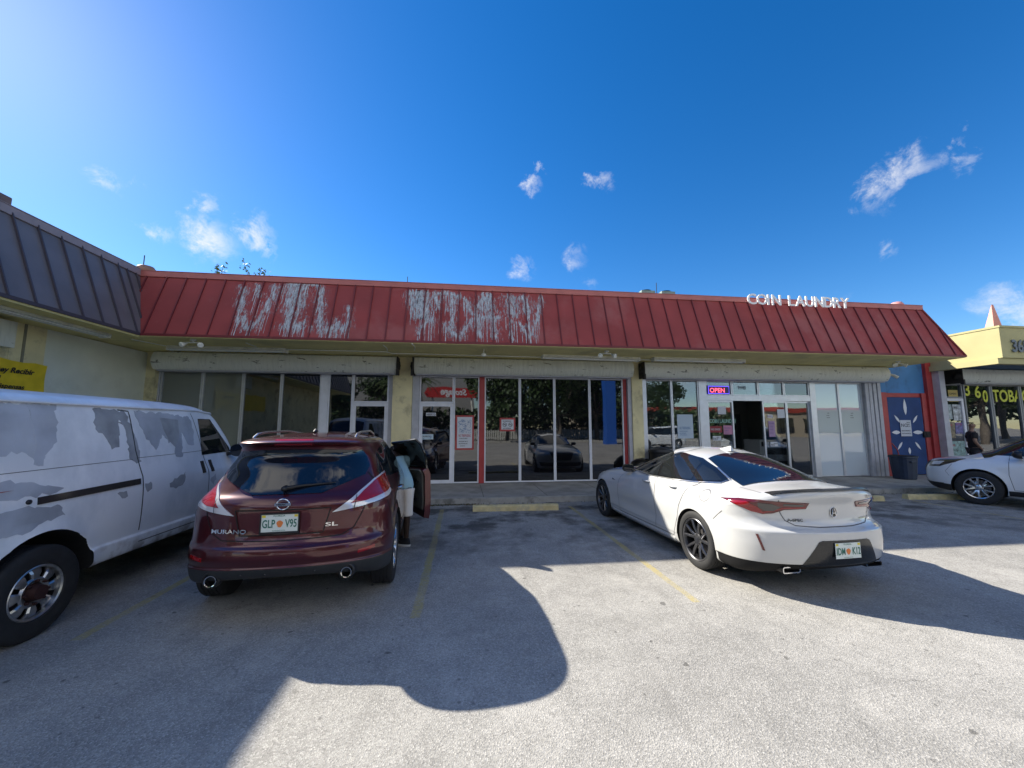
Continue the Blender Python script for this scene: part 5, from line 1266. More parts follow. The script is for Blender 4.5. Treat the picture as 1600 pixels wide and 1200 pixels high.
def quadstrip(x0,z0,x1,z1,w,fall=True,off=.004,am=1):
    """strip across the fascia, attribute edge: 1 in the core, 0 at the rim"""
    dx,dz=x1-x0,z1-z0; L_=math.hypot(dx,dz); nx,nz=-dz/L_,dx/L_; k=max(2,int(L_/.1)); b0=len(V)
    for i in range(k+1):
        t=i/k; jx=rnd.uniform(-.02,.02) if 0<i<k else 0
        for q,e in ((-1,0),(-.5,.75),(0,1),(.5,.75),(1,0)):
            z=min(5.22,max(3.77,z0+dz*t+nz*w*q)); 
            V.append(fasc(x0+dx*t+nx*w*q+jx,z,off)); A_.append(e*am*(1 if 0<i<k else .3))
    for i in range(k):
        for q in range(4):
            a=b0+i*5+q; F_.append((a,a+1,a+6,a+5))
for i,(x0,z0,x1,z1,w) in enumerate(ST):
    quadstrip(x0,z0,x1,z1,w*.72+.012,off=.004+.0004*(i%7))
    quadstrip(x0,z0,x1,z1,w*1.6+.05,off=.0022+.0002*(i%7),am=.55)
    n_=int(2+abs(x1-x0)*16+w*20)
    for j in range(n_):
        t=rnd.random(); x=x0+(x1-x0)*t+rnd.uniform(-w,w)*.8; zt=z0+(z1-z0)*t; zb=max(3.77,zt-rnd.uniform(.15,.75))
        if zt-zb<.05: continue
        ww=rnd.uniform(.004,.011); b0=len(V); o_=.008+.0003*(j%9)
        for xx,zz in ((x-ww,zt),(x+ww,zt),(x+ww*.6,zb),(x-ww*.6,zb)): V.append(fasc(xx,zz,o_)); A_.append(1.1 if rnd.random()<.8 else .8)
        F_.append((b0,b0+1,b0+2,b0+3))
# broad faint scraped fields
for x0,x1,z0,z1 in ((-1.33,-.93,4.3,5.2),(1.12,1.45,4.4,5.15),(-4.15,-3.9,4.0,5.2)):
    quadstrip((x0+x1)/2,z1,(x0+x1)/2,z0,(x1-x0)/2,off=.003)
for sel in (lambda x:x<-2,lambda x:x>=-2):
    me=bpy.data.meshes.new('scraped_paint'); ff=[q for q in F_ if sel(V[q[0]].x)]; us=sorted({i for q in ff for i in q}); rm={i:k for k,i in enumerate(us)}
    me.from_pydata([V[i] for i in us],[],[[rm[i] for i in q] for q in ff]); me.materials.append(scr); at_=me.attributes.new('edge','FLOAT','POINT'); at_.data.foreach_set('value',[A_[i] for i in us])
    o=bpy.data.objects.new('scraped_paint',me); COL.objects.link(o); P_(o)
# laundry letters
root=empty('shop_sign',(9.35,9.45,5.2)); tag(root,'white raised COIN LAUNDRY letters standing along the top of the red roof','shop sign')
xx=-1.64
ws=dict(C=.285,O=.31,I=.135,N=.29,L=.25,A=.285,U=.29,D=.29,R=.28,Y=.27)
for ch in 'COIN LAUNDRY':
    if ch==' ': xx+=.22; continue
    m=MB(); text_mb(m,ch,.42,Matrix.Translation((xx,0,-.10))@Matrix.Rotation(R(90),4,'X'),0,depth=.014,bold=.006); m.build('letter',[mat('letter_white',(.8,.8,.8),.45,noise=.06) if 'letter_white' not in bpy.data.materials else bpy.data.materials['letter_white']],root,fixn=False)
    xx+=ws[ch]
m=MB()
for k_ in range(7): m.tube([(-1.55+k_*.52,.03,.08),(-1.55+k_*.52,.16,.04)],.008,0,6)
m.tube([(-1.62,.03,.08),(1.62,.03,.08)],.010,0,6)
m.build('sign_rail',[mat('rail_red',(.30,.06,.06),.6)],root)
# blue gate and wall between the buildings
blue=mat('painted_blue_wall',(.05,.21,.48),.6,noise=.2,nscale=1.2,dirt=(.03,.07,.16),dscale=1.5,damt=.7)
navy=mat('navy_gate',(.018,.06,.20),.7,noise=.2,nscale=2)
root=empty('blue_wall',(15,11.4,0)); tag(root,'blue painted wall strip with a red post between the laundry and the tobacco shop','wall')
m=MB(); m.box(-.93,.75,0,.2,2.88,4.6); m.box(-.93,-.79,0.0,.2,0.13,2.88,1); m.box(.56,.75,-.04,.2,0.0,2.88,1); m.box(-.79,.56,.01,.2,2.74,2.88,1); m.box(.76,.98,-.10,.2,.13,4.6,1); m.build('wall',[blue,redf],root)
root=empty('metal_gate',(14.9,11.38,0)); tag(root,'navy metal gate with a white starburst painted on it, behind the trash bin','gate')
m=MB(); m.box(-.68,.64,0,.03,.16,2.73); gt=m.build('panel',[navy],root,bevel=.004)
STARW=mat('star_white',(.8,.82,.85),.7); cx,cz=-.02,1.55
def petal(a,r0,r1,w):
    a=R(a); d=Vector((math.cos(a),0,math.sin(a))); n=Vector((-d.z,0,d.x)); c=Vector((cx,-.006,cz)); pts=[]
    for t,q in ((0,0),(.2,.7),(.45,1),(.7,.75),(1,0)): pts.append(c+d*(r0+(r1-r0)*t)+n*w*q)
    for t,q in ((.7,.75),(.45,1),(.2,.7)): pts.append(c+d*(r0+(r1-r0)*t)-n*w*q)
    mm_=MB(); mm_.add(pts,[tuple(range(len(pts)))],0); mm_.build('painted_ray',[STARW],root,fixn=False)
petal(90,.58,1.14,.065); petal(0,.20,.64,.065); petal(180,.28,.62,.065); petal(-90,.50,.74,.05)
for a in (52,128,-52,-128): petal(a,.40,.74,.042)
m=MB(); m.box(.56,.82,-.05,-.01,1.38,1.58); m.tube([(.6,-.06,1.42),(.6,-.10,1.42),(.6,-.10,1.54),(.6,-.06,1.54)],.012,0,6); m.build('lock_box',[iron],root)
poster(14.60,15.02,1.42,1.96,'white NO TRESPASSING sign fixed over the star on the navy gate','sign','sign',y=11.36,lines=[(.06,.58,.16,'NO',2,1.0),(.58,.82,.05,'TRESPASSING',2,.45),(.58,.70,.05,'LOITERING',2,.5),(.58,.58,.05,'SOLICITING',2,.5),(.06,.30,.06,'PRIVATE PROPERTY',2,.65),(.06,.14,.05,'VIOLATORS PROSECUTED',2,.6)])
# trash bin
root=empty('trash_bin',(13.62,10.62,.132)); tag(root,'dark navy ribbed trash bin standing on the sidewalk before the navy gate','trash bin')
m=MB(); n_=28; prof=[(0,.27),(.02,.30),(.75,.36),(.77,.385),(.82,.385)]; vs=[]
for z,r_ in prof:
    for k_ in range(n_): 
        t=2*math.pi*k_/n_; rr_=r_+(.008 if k_%2 else 0)
        vs.append((rr_*math.copysign(abs(math.cos(t))**.6,math.cos(t)),rr_*.85*math.copysign(abs(math.sin(t))**.6,math.sin(t)),z))
m.add(vs,[(j*n_+k,j*n_+(k+1)%n_,(j+1)*n_+(k+1)%n_,(j+1)*n_+k) for j in range(4) for k in range(n_)]+[tuple(range(n_-1,-1,-1))],0,False)
root.scale=(.84,.84,.86); binm=mat('navy_bin_plastic',(.015,.028,.060),.45,noise=.2); m.build('bin',[binm],root)
m=MB(); m.add([(x_*.9,y_*.9,.80+.05*(1-abs(x_))) for x_,y_ in [(.42*math.copysign(abs(math.cos(t))**.6,math.cos(t)),.37*math.copysign(abs(math.sin(t))**.6,math.sin(t))) for t in [2*math.pi*k/24 for k in range(24)]]],[tuple(range(24))],0); m.build('bin_opening',[CM['cavity']],root)
m=MB(); m.box(-.12,.12,-.36,-.33,.60,.66); m.build('grip',[binm],root,bevel=.01)
# black sack at the column
m=MB(); rnd=random.Random(5); vs=[]; 
for j in range(9):
    ph=j/8*math.pi
    for k_ in range(18):
        t=2*math.pi*k_/18; r_=(.34*math.sin(ph)**.8+.02)*(1+.12*math.sin(3*t+j)+rnd.uniform(-.05,.05)); vs.append((r_*math.cos(t),r_*.9*math.sin(t),.36-.36*math.cos(ph)+(.0)))
m.add(vs,[(j*18+k,j*18+(k+1)%18,(j+1)*18+(k+1)%18,(j+1)*18+k) for j in range(8) for k in range(18)],0,True)
tag(m.build('trash_bag',[mat('black_bin_liner',(.008,.008,.009),.3,bump=.4,bscale=14)],loc=(5.15,10.75,.13)),'full black trash bag at the cream column behind the white sedan','trash bag')
root=empty('trash_can',(5.75,10.85,.132)); tag(root,'black trash can under the first laundry window, behind the white sedan','trash can')
m=MB(); m.lathe([(0,.001),(0,.24),(.85,.30),(.88,.33),(.95,.31),(1.0,.18),(1.02,.001)],'z',n=32); m.build('can',[CM['dark']],root,sharp=30)
m=MB(); m.lathe([(.86,.335),(.90,.345),(.93,.33)],'z',n=32); m.build('rim',[CM['dark']],root)
# hose on the red post
m=MB(); m.tube([(14.12,11.3,1.2),(14.2,11.22,1.0),(14.25,11.2,.7),(14.2,11.2,.4),(14.05,11.18,.2),(13.95,11.1,.16)],.018,0,8); tag(m.build('hose',[mat('red_hose',(.30,.05,.06),.5)]),'faded red hose hanging on the post left of the navy gate','hose')
m=MB(); m.tube([(13.86,10.95,3.45),(13.98,10.9,3.40),(14.05,10.85,3.33)],[.03,.045,.05],0,10); tag(m.build('security_camera',[fx]),'small white camera at the right end of the laundry shutter housing','camera')
# wheel stops
def wstop(x,y,L_,rz,label,mt):
    m=MB(); m.prism([(-.09,0),(-.075,.09),(-.055,.115),(.055,.115),(.075,.09),(.09,0)],'x',-L_/2,L_/2)
    for s in (-.32,.32): m.lathe([(.116,.001),(.117,.018),(.112,.02)],'z',(s*L_,0,0),8,1)
    o=m.build('wheel_stop',[mt,CM['dark']],loc=(x,y,0.001),bevel=0); o.rotation_euler=(0,0,rz); tag(o,label,'wheel stop','painted concrete wheel stops'); return o
ym=mat('worn_yellow_concrete',(.60,.50,.26),.85,noise=.2,nscale=8,bump=.3,dirt=(.42,.38,.28),dscale=6,damt=.8)
wstop(1.13,8.32,1.80,R(-2),'worn yellow wheel stop in the empty space before the middle shop windows',ym)
wstop(9.0,8.35,1.8,R(-5),'yellow wheel stop half hidden behind the right tail of the white sedan',ym)
wstop(11.55,8.25,1.75,R(-8),'yellow wheel stop at the nose of the white crossover',ym)
# ------------------------------------------------------------------ left wing building
LW=empty('side_building',(-8.5,5,0)); tag(LW,'side wing with slate grey mansard roof and pale stucco wall, at the left edge','building')
def lw(mb,name,mats,**k):
    o=mb.build(name,mats,**k); o.parent=LW; o.matrix_parent_inverse=Matrix.Translation((8.5,-5,0)); return o
YF=-3.0
m=MB(); m.add([(XL0,YF,3.78),(XL0,B0,Z0),(XL1,B1,Z1),(XL1,YF,5.36)],[(0,1,2,3)],0)
y=B0-.1
while y>YF: seam_strip(m,(XL0,y,3.76),(XL1,y,5.33),(1.53,0,.55),mi=1); y-=.40
for t in (.25,.7): seam_strip(m,(XL0-.55*t,B0+.55*t,Z0+1.53*t),(XL1,B0+.55*t,5.30),(1.53,0,.55),mi=1)
m.box(XL0-.03,XL0+.015,YF,B0-.03,3.715,3.775,1)
m.box(XL1-6,XL1+.01,YF-.2,YF-.01,3.7,5.3,0)
lw(m,'roof',[slate,slateseam],fixn=False)
m=MB(); m.box(XL1-.22,XL1+.045,YF,B1-.05,Z1-.035,Z1+.11); m.box(XL1-.24,XL1+.055,YF,B1-.06,Z1+.111,Z1+.125); lw(m,'coping',[mat('slate_coping',(.30,.24,.25),.5,noise=.1)],bevel=.006)
m=MB(); m.box(-8.4,XL0-.02,YF,B0-.003,3.68,3.72,0); lw(m,'soffit',[soff])
m=MB(); m.box(-8.45,-8.25,8.66,11.3,.0,3.68,0); m.box(-8.45,-8.235,8.05,8.657,.0,3.68,1); m.box(-8.45,-8.24,-3,8.047,0,3.68,1); m.box(-14,-8.451,-3,11.3,0,3.67,1); m.box(-8.249,-8.22,8.25,8.29,.13,3.68,2); lw(m,'wall',[greyst,cream,mat('crack_grey',(.24,.23,.17),.9)])
m=MB(); m.box(-14,XL1-.23,-3,24,5.1,5.2); lw(m,'roof_deck',[mat('felt_two',(.22,.22,.21),.9)])
m=MB(); m.box(-8.234,-8.0,6.9,7.9,3.15,3.62,0); m.box(-8.1,-7.95,7.2,7.5,3.62,3.68,0); lw(m,'shutter_housing',[shut2])
# banner
root=empty('banner',(-8.205,7.6,2.4)); tag(root,'yellow vinyl banner with black Spanish lettering on the side wing wall','banner')
m=MB(); n1,n2=16,6; vs=[]
for i in range(n1+1):
    for j in range(n2+1):
        y_=-2.2+3.28*i/n1; z_=-.05+.64*j/n2; sag=-.02*math.sin(i*1.3)*(1-j/n2); top=(.05*abs(math.sin(i*.8)) if j==n2 else 0)
        if i==n1: z_=-.05+.60*j/n2
        vs.append((.02+.012*math.sin(i*1.7+j*.8),y_,z_+sag-top))
m.add(vs,[(i*(n2+1)+j,(i+1)*(n2+1)+j,(i+1)*(n2+1)+j+1,i*(n2+1)+j+1) for i in range(n1) for j in range(n2)],0,True); m.build('vinyl_sheet',[mat('yellow_vinyl',(.80,.58,.03),.5,noise=.1)],root,fixn=False)
def face_x(y,z,x=.04): return Matrix.Translation((x,y,z))@Matrix.Rotation(R(90),4,'Z')@Matrix.Rotation(R(90),4,'X')
m=MB(); text_mb(m,'Money Recibir',.135,face_x(.04,.33),0,bold=.004,shear=.25); text_mb(m,'tienen',.11,face_x(.04,.21),0,bold=.003,shear=.25); text_mb(m,'en dispensas',.12,face_x(.10,.04),0,bold=.003,shear=.25); m.build('lettering',[ink],root,fixn=False)
# things on the roofs
def vent(x,y,z,label,s=1,col=(.22,.15,.14)):
    m=MB(); m.lathe([(0,.12*s),(.25*s,.12*s),(.25*s,.24*s),(.33*s,.26*s),(.42*s,.20*s),(.46*s,.001)],'z',n=20); o=m.build('roof_vent',[mat('vent_metal',col,.6,noise=.15)],loc=(x,y,z)); tag(o,label,'roof vent'); return o
vent(-8.3,10.9,5.58,'squat brown roof vent behind the valley where both roofs meet',.8,(.26,.15,.12))
m=MB(); m.tube([(-8.6,11.2,5.2),(-8.6,11.2,6.35)],.012,0,6); tag(m.build('roof_pole',[iron]),'thin rod standing beside the brown roof vent','pole')
m=MB(); m.box(-8.4,-7.78,6.6,7.35,5.49,5.68); tag(m.build('roof_box',[mat('brown_cap',(.14,.10,.09),.6)],bevel=.02),'low brown box on the slate roof at the left edge of the photo','roof box')
root=empty('antenna',(-1.63,11,5.3)); tag(root,'thin roof antenna between two small brackets above the scraped lettering','antenna')
m=MB(); m.tube([(0,0,-.1),(0,0,.72)],.010,0,6); m.build('mast',[iron],root); m=MB(); m.box(-.28,-.18,0,.1,.28,.52); m.box(.22,.32,0,.1,.28,.52); m.box(-.3,.34,.02,.08,.28,.33); m.build('bracket',[iron],root)
for x,lb in ((5.55,'grey green rooftop air unit, left of the pair above the red roof'),(6.2,'grey green rooftop air unit, right of the pair above the red roof')):
    root=empty('air_unit',(x,11,5.35)); tag(root,lb,'air unit','rooftop air units')
    m=MB(); m.box(-.22,.22,-.2,.2,0,.52); m.build('cabinet',[mat('grey_green_cabinet',(.20,.28,.24),.5,noise=.2)],root,bevel=.01)
    m=MB(); m.lathe([(.52,.18),(.56,.17),(.56,.001)],'z',n=20); m.build('fan_guard',[CM['dark']],root)
m=MB(); m.tube([(5.92,11,5.3),(5.92,11,6.2)],.010,0,6); tag(m.build('roof_pole',[iron]),'thin rod between the two rooftop air units','pole')
root=empty('extractor_hood',(13.45,10.2,5.25)); tag(root,'pink rounded extractor hood on the right end of the red roof','extractor hood')
m=MB(); m.lathe([(0,.14),(.12,.14),(.16,.17),(.28,.17),(.36,.12),(.39,.001)],'z',n=16); m.build('cowl',[mat('pink_paint',(.62,.28,.26),.6)],root)
m=MB(); m.box(.10,.26,-.08,.08,.1,.24); m.build('spout',[mat('pink_paint_b',(.6,.27,.25),.6)],root)
# plants growing on the roof
def roofplant(x,y,z,label,seed,n=60,w=.3,h=.5):
    rnd=random.Random(seed); root=empty('roof_plant',(x,y,z)); tag(root,label,'plant','weeds growing on the roof')
    st=MB(); lf=MB()
    for k_ in range(5):
        a=rnd.uniform(-w,w); b_=rnd.uniform(-w*.5,w*.5); hh=h*rnd.uniform(.6,1); st.tube([(a*.2,b_*.2,0),(a*.6,b_*.6,hh*.6),(a,b_,hh)],.006,0,5)
        for j in range(n//5):
            t=rnd.uniform(.4,1); p=Vector((a*t,b_*t,hh*t))+Vector((rnd.gauss(0,.06),rnd.gauss(0,.06),rnd.gauss(0,.05))); d=Vector((rnd.gauss(0,1),rnd.gauss(0,1),rnd.gauss(0,1))).normalized(); e=d.orthogonal().normalized(); s=rnd.uniform(.03,.055)
            lf.add([p,p+d*s+e*s*.45,p+d*s*2,p+d*s-e*s*.45],[(0,1,2,3)],0)
    st.build('stem',[mat('stem_brown',(.12,.10,.05),.8) if 'stem_brown' not in bpy.data.materials else bpy.data.materials['stem_brown']],root); lf.build('foliage',[LEAF],root,fixn=False)
LEAF=mat('leaf_green',(.10,.15,.04),.6,noise=.35,nscale=3)
roofplant(-6.6,11,5.3,'small leafy weed on the roof edge, left of the two',1,110,.14,.92)
roofplant(-5.7,11,5.3,'wider leafy weed on the roof edge, right of the two',2,160,.36,.98)
# ------------------------------------------------------------------ tobacco shop
TB=empty('tobacco_shop',(20,11.5,0)); tag(TB,'yellow tobacco shop with a flat projecting parapet, at the right edge','building')
def tb(mb,name,mats,**k):
    p=k.pop('parent',TB); o=mb.build(name,mats,**k); o.parent=p; o.matrix_parent_inverse=Matrix.Translation((-20,-11.5,0)) if p is TB else Matrix(); return o
yel=mat('yellow_stucco',(.44,.40,.20),.85,noise=.08,nscale=1.5,bump=.2,bscale=60)
m=MB(); m.box(16.0,34,9.5,24,3.80,4.72,0); m.box(15.98,34.1,9.47,24.1,4.72,4.78,0); tb(m,'parapet',[yel])
m=MB(); m.box(15.9,34,9.55,9.75,3.62,3.797,0); m.box(15.9,16.1,9.75,24,3.62,3.797,0); tb(m,'fascia_band',[yel])
m=MB(); m.box(16.1,34,9.75,11.6,3.70,3.76,0); tb(m,'soffit',[mat('blue_soffit',(.05,.11,.20),.7)])
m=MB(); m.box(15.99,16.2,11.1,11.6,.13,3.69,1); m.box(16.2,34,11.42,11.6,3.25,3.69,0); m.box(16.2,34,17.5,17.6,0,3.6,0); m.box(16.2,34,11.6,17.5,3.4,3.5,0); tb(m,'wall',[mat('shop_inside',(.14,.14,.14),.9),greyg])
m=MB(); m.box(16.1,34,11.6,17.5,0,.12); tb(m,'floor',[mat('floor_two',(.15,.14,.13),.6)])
def tframe(name,x0,x1,z0,z1,fm,w=.05,gl=GL_sky):
    f=MB(); y=GY; f.box(x0,x1,y-.05,y+.05,z0,z0+w); f.box(x0,x1,y-.05,y+.05,z1-w,z1); f.box(x0,x0+w,y-.05,y+.05,z0+w,z1-w); f.box(x1-w,x1,y-.05,y+.05,z0+w,z1-w)
    o=tb(f,name,[fm]); p=MB(); p.box(x0+w,x1-w,y-.006,y+.006,z0+w,z1-w); q=p.build('pane',[gl]); q.parent=o; return o
dfr=mat('dull_frame',(.22,.23,.26),.4,metal=.4)
tframe('transom_window',16.22,17.15,2.72,3.22,dfr); tframe('door',16.22,17.15,.15,2.71,whitef,.09)
for a,b in ((17.2,18.32),(18.34,19.55),(19.57,20.8),(20.82,22.1),(22.12,23.4)): tframe('shop_window',a,b,.15,3.22,dfr,.06)
shutter(16.5,30,shut,'rolled up grey shutter housing over the tobacco shop windows',-1)
g=MB(); text_mb(g,'360',.52,face_y(17.3-.98,9.462,3.98,.8,1),0,depth=.01,bold=.012); tag(g.build('house_number',[mat('grey_number',(.13,.15,.17),.5)],fixn=False),'large grey 360 lettering on the yellow parapet, cut by the right edge','lettering')
yy=mat('yellow_lettering',(.75,.78,.06),.5)
for t,x,z,sx,lb in (('3',17.28,2.82,.9,'first yellow figure 3 of the number on the tobacco shop glass'),('6',17.70,2.75,.9,'yellow figure 6 between the 3 and the 0 on the tobacco shop glass'),('0',18.02,2.60,.75,'tilted yellow figure 0, lowest of the number on the tobacco shop glass'),('TOBA',18.44,2.62,.78,'yellow letters TOBA on the second tobacco shop window'),('CCO',19.66,2.62,.8,'yellow letters CCO at the right edge of the photo')):
    g=MB(); text_mb(g,t,.58,face_y(x,GY-.012,z,sx,1),0,depth=.004,bold=.012); tag(g.build('window_lettering',[yy],fixn=False),lb,'lettering','yellow lettering on the tobacco shop glass')
poster(16.62,17.0,2.60,3.0,'yellow window card above the poster covered tobacco shop door','card','window_card',y=GY-.012,base=mat('yellow_card',(.55,.42,.12),.6),lines=[(.08,.6,.09,'OPEN',2,1.2),(.08,.2,.09,'DAILY',2,1.1)])
for i,(x0,x1,z0,z1,c_,lb,txt) in enumerate(((16.36,16.68,2.0,2.5,(.30,.36,.38),'grey poster top left on the tobacco shop door','ATM'),(16.72,17.04,1.95,2.5,(.45,.48,.50),'pale poster top right on the tobacco shop door','VAPE'),(16.36,16.70,1.35,1.9,(.20,.16,.10),'brown picture poster at mid height of the tobacco shop door','CIGARS'),(16.74,17.04,1.5,1.88,(.12,.12,.30),'dark blue small poster on the tobacco shop door','LOTTO'),(16.36,17.04,.55,1.25,(.20,.32,.32),'teal picture poster low on the tobacco shop door','SMOKE'))):
    poster(x0,x1,z0,z1,lb,'poster','poster',y=GY-.012,base=mat('poster_%s'%'abcde'[i],c_,.5,noise=.7,nscale=9),lines=[(.08,.75,.10,txt,2 if i<2 else 4,.7)])
# pink pyramid finial on the tobacco roof
root=empty('roof_finial',(18.3,11.0,4.78)); tag(root,'pink pyramid shaped finial on the yellow tobacco shop roof','finial')
m=MB(); m.add([(-.20,-.14,.26),(.20,-.14,.26),(.20,.14,.26),(-.20,.14,.26),(.13,0,1.22),(.05,0,1.22)],[(0,1,4,5),(1,2,4),(2,3,5,4),(3,0,5),(3,2,1,0)]); m.build('pyramid',[mat('salmon_paint',(.62,.25,.19),.6,noise=.1)],root)
m=MB(); m.box(-.32,.30,-.2,.2,0,.10); m.box(-.23,.23,-.17,.17,.10,.26); m.build('base',[mat('salmon_paint_b',(.55,.24,.19),.6,noise=.15)],root,bevel=.01)
# statue like white vase display behind the tobacco glass
m=MB(); m.lathe([(0,.001),(0,.24),(.12,.26),(.18,.12),(.45,.10),(.75,.20),(.95,.26),(1.0,.25),(1.0,.001)],'z',n=20); tag(m.build('display_vase',[mat('pale_plaster',(.45,.47,.48),.6)],loc=(19.2,11.75,1.0),sharp=35),'pale urn shaped display behind the second tobacco shop window','vase')
# ------------------------------------------------------------------ people
def skin_mesh(name,chains,mt,parent,sub=2,root_i=0,smooth=True,squash=None):
    """chains: list of lists of (x,y,z,r[,r2]); points closer than 1 mm are shared"""
    bm=bmesh.new(); lay=bm.verts.layers.skin.verify(); idx={}
    def V(p):
        k=(round(p[0],3),round(p[1],3),round(p[2],3))
        if k not in idx:
            v=bm.verts.new(p[:3]); v[lay].radius=(p[3],p[4] if len(p)>4 else p[3]); v[lay].use_root=(len(idx)==0); idx[k]=v
        return idx[k]
    for c in chains:
        for a,b in zip(c[:-1],c[1:]):
            va,vb=V(a),V(b)
            if bm.edges.get((va,vb)) is None: bm.edges.new((va,vb))
    me=bpy.data.meshes.new(name); bm.to_mesh(me); bm.free()
    o=bpy.data.objects.new(name,me); COL.objects.link(o)
    s=o.modifiers.new('s','SKIN'); s.branch_smoothing=.6; s.use_smooth_shade=True
    q=o.modifiers.new('u','SUBSURF'); q.levels=sub; q.render_levels=sub
    dg=bpy.context.evaluated_depsgraph_get(); m2=bpy.data.meshes.new_from_object(o.evaluated_get(dg)); m2.name=name
    o.modifiers.clear(); o.data=m2; bpy.data.meshes.remove(me); m2.materials.clear(); m2.materials.append(mt)
    m2.polygons.foreach_set('use_smooth',[True]*len(m2.polygons))
    o.parent=parent; return o
def hand(w,d,up,side,curl=.5):
    """finger chains from the wrist point w, pointing along d; palm normal up; thumb to the side"""
    w=Vector(w); d=Vector(d).normalized(); up=Vector(up).normalized(); l=d.cross(up).normalized()*side
    ch=[]; palm=w+d*.045; knu=w+d*.085
    ch.append([(*w,.026,.02),(*palm,.036,.016),(*knu,.036,.014)])
    for k,(o_,ln) in enumerate(((-.027,.068),(-.009,.078),(.009,.074),(.026,.058))):
        p=knu+l*o_; q=p+(d*math.cos(curl*.6)-up*math.sin(curl*.6))*ln*.5; r=q+(d*math.cos(curl*1.8)-up*math.sin(curl*1.8))*ln*.5
        ch.append([(*knu,.036,.014),(*p,.010),(*q,.0085),(*r,.0065)])
    t=palm+l*-.03; t2=t+(d*.6-l*.8)*.035; t3=t2+(d*.9-l*.25)*.03
    ch.append([(*palm,.036,.016),(*t,.014),(*t2,.011),(*t3,.008)])
    return ch
skinb=mat('brown_skin',(.045,.025,.016),.5); skint=mat('tan_skin',(.26,.15,.10),.5)
def shoe(parent,x,y,rz,mt,sole,name='shoe',z=0):
    m=MB(); n=20
    def outl(k,zz): return [(k*.045*math.sin(t)*(1.0+.12*math.cos(t)),-.06+k*.135*math.cos(t)*-1,zz) for t in [2*math.pi*i/n for i in range(n)]]
    rings=[outl(1.0,.0),outl(1.06,.012),outl(1.04,.028)]
    v=[p for r in rings for p in r]; m.add(v,[(j*n+i,j*n+(i+1)%n,(j+1)*n+(i+1)%n,(j+1)*n+i) for j in range(2) for i in range(n)]+[tuple(range(n-1,-1,-1))],1,False)
    rings=[outl(1.0,.028),outl(.97,.05),[(x_*.8,min(y_,.055)*(.85 if y_<0 else 1)-.0,.075+.03*(y_>-.02)) for x_,y_,_ in outl(.9,0)],[(x_*.62,.028+.6*(y_+.0)*.55 if y_<0 else y_*.5+.01,.115) for x_,y_,_ in outl(.8,0)]]
    v=[p for r in rings for p in r]; m.add(v,[(j*n+i,j*n+(i+1)%n,(j+1)*n+(i+1)%n,(j+1)*n+i) for j in range(3) for i in range(n)]+[tuple(3*n+i for i in range(n))],0,True)
    for k in (-.075,-.10): m.box(-.03,.03,k,k+.008,.055,.078,1)
    o=m.build(name,[mt,sole],parent,loc=(x,y,z)); o.rotation_euler=(0,0,rz); return o
blackc=mat('black_cotton',(.012,.012,.014),.85,bump=.3,bscale=20); white_c=mat('off_white_shorts',(.70,.66,.60),.85,bump=.5,bscale=14); teal=mat('pale_teal_shirt',(.30,.47,.52),.85,bump=.5,bscale=12); sole=mat('white_sole',(.6,.6,.6),.6); navyc=mat('dark_trousers',(.02,.022,.03),.85)
# person leaning into the SUV
root=empty('person',(-.84,6.07,0)); tag(root,'person in pale teal shirt and white shorts leaning into the open maroon car','person')
hp=[(.0,.02,.90,.10,.095)]
body=[[(.0,.02,.92,.11,.10),(-.06,.14,1.02,.115,.10),(-.16,.36,1.16,.13,.10),(-.22,.52,1.24,.10,.085),(-.25,.60,1.28,.055),(-.28,.68,1.31,.075),(-.30,.74,1.33,.09),(-.32,.81,1.34,.07)],
 [(-.30,.74,1.33,.09),(-.27,.80,1.27,.018)],
 [(-.22,.52,1.24,.10,.085),(-.05,.58,1.20,.055),(-.02,.72,1.0,.042),(-.12,.90,.92,.03)],
 [(-.22,.52,1.24,.10,.085),(-.38,.46,1.20,.055),(-.44,.62,1.02,.042),(-.42,.80,.93,.03)],
 [(.0,.02,.92,.11,.10),(.05,-.04,.88,.085),(.035,-.03,.50,.06),(.035,-.01,.36,.052),(.03,.05,.09,.036),(.03,.05,.06,.034)],
 [(.0,.02,.92,.11,.10),(-.06,.10,.88,.085),(-.075,.14,.50,.06),(-.07,.16,.36,.052),(-.06,.20,.09,.036),(-.06,.20,.06,.034)]]
body+=hand((-.12,.90,.92),(-.6,.7,-.3),(0,0,1),1)+hand((-.42,.80,.93),(-.2,.9,-.3),(0,0,1),-1)
skin_mesh('body',body,skinb,root)
skin_mesh('shirt',[[(.01,-.01,.78,.135,.12),(.0,.02,.90,.13,.12),(-.02,.05,.97,.125,.11),(-.08,.15,1.04,.125,.11),(-.17,.36,1.17,.14,.11),(-.22,.52,1.25,.11,.095)],[(-.22,.52,1.25,.11,.095),(-.05,.57,1.21,.075),(-.02,.66,1.09,.068)],[(-.22,.52,1.25,.11,.095),(-.38,.46,1.21,.075),(-.43,.55,1.09,.068)]],teal,root)
skin_mesh('shorts',[[(.0,.02,.93,.13,.12),(.045,-.035,.80,.098),(.04,-.035,.60,.088),(.04,-.03,.46,.092),(.04,-.03,.44,.092)],[(.0,.02,.93,.13,.12),(-.06,.10,.80,.098),(-.07,.13,.60,.088),(-.075,.145,.46,.092),(-.075,.145,.44,.092)]],white_c,root)
shoe(root,.03,.03,R(60+180),blackc,sole); shoe(root,-.06,.19,R(200),blackc,sole)
m=MB(); 
skin_mesh('hair',[[(-.29,.71,1.345,.092),(-.31,.77,1.365,.086),(-.325,.82,1.36,.06)]],blackc,root)
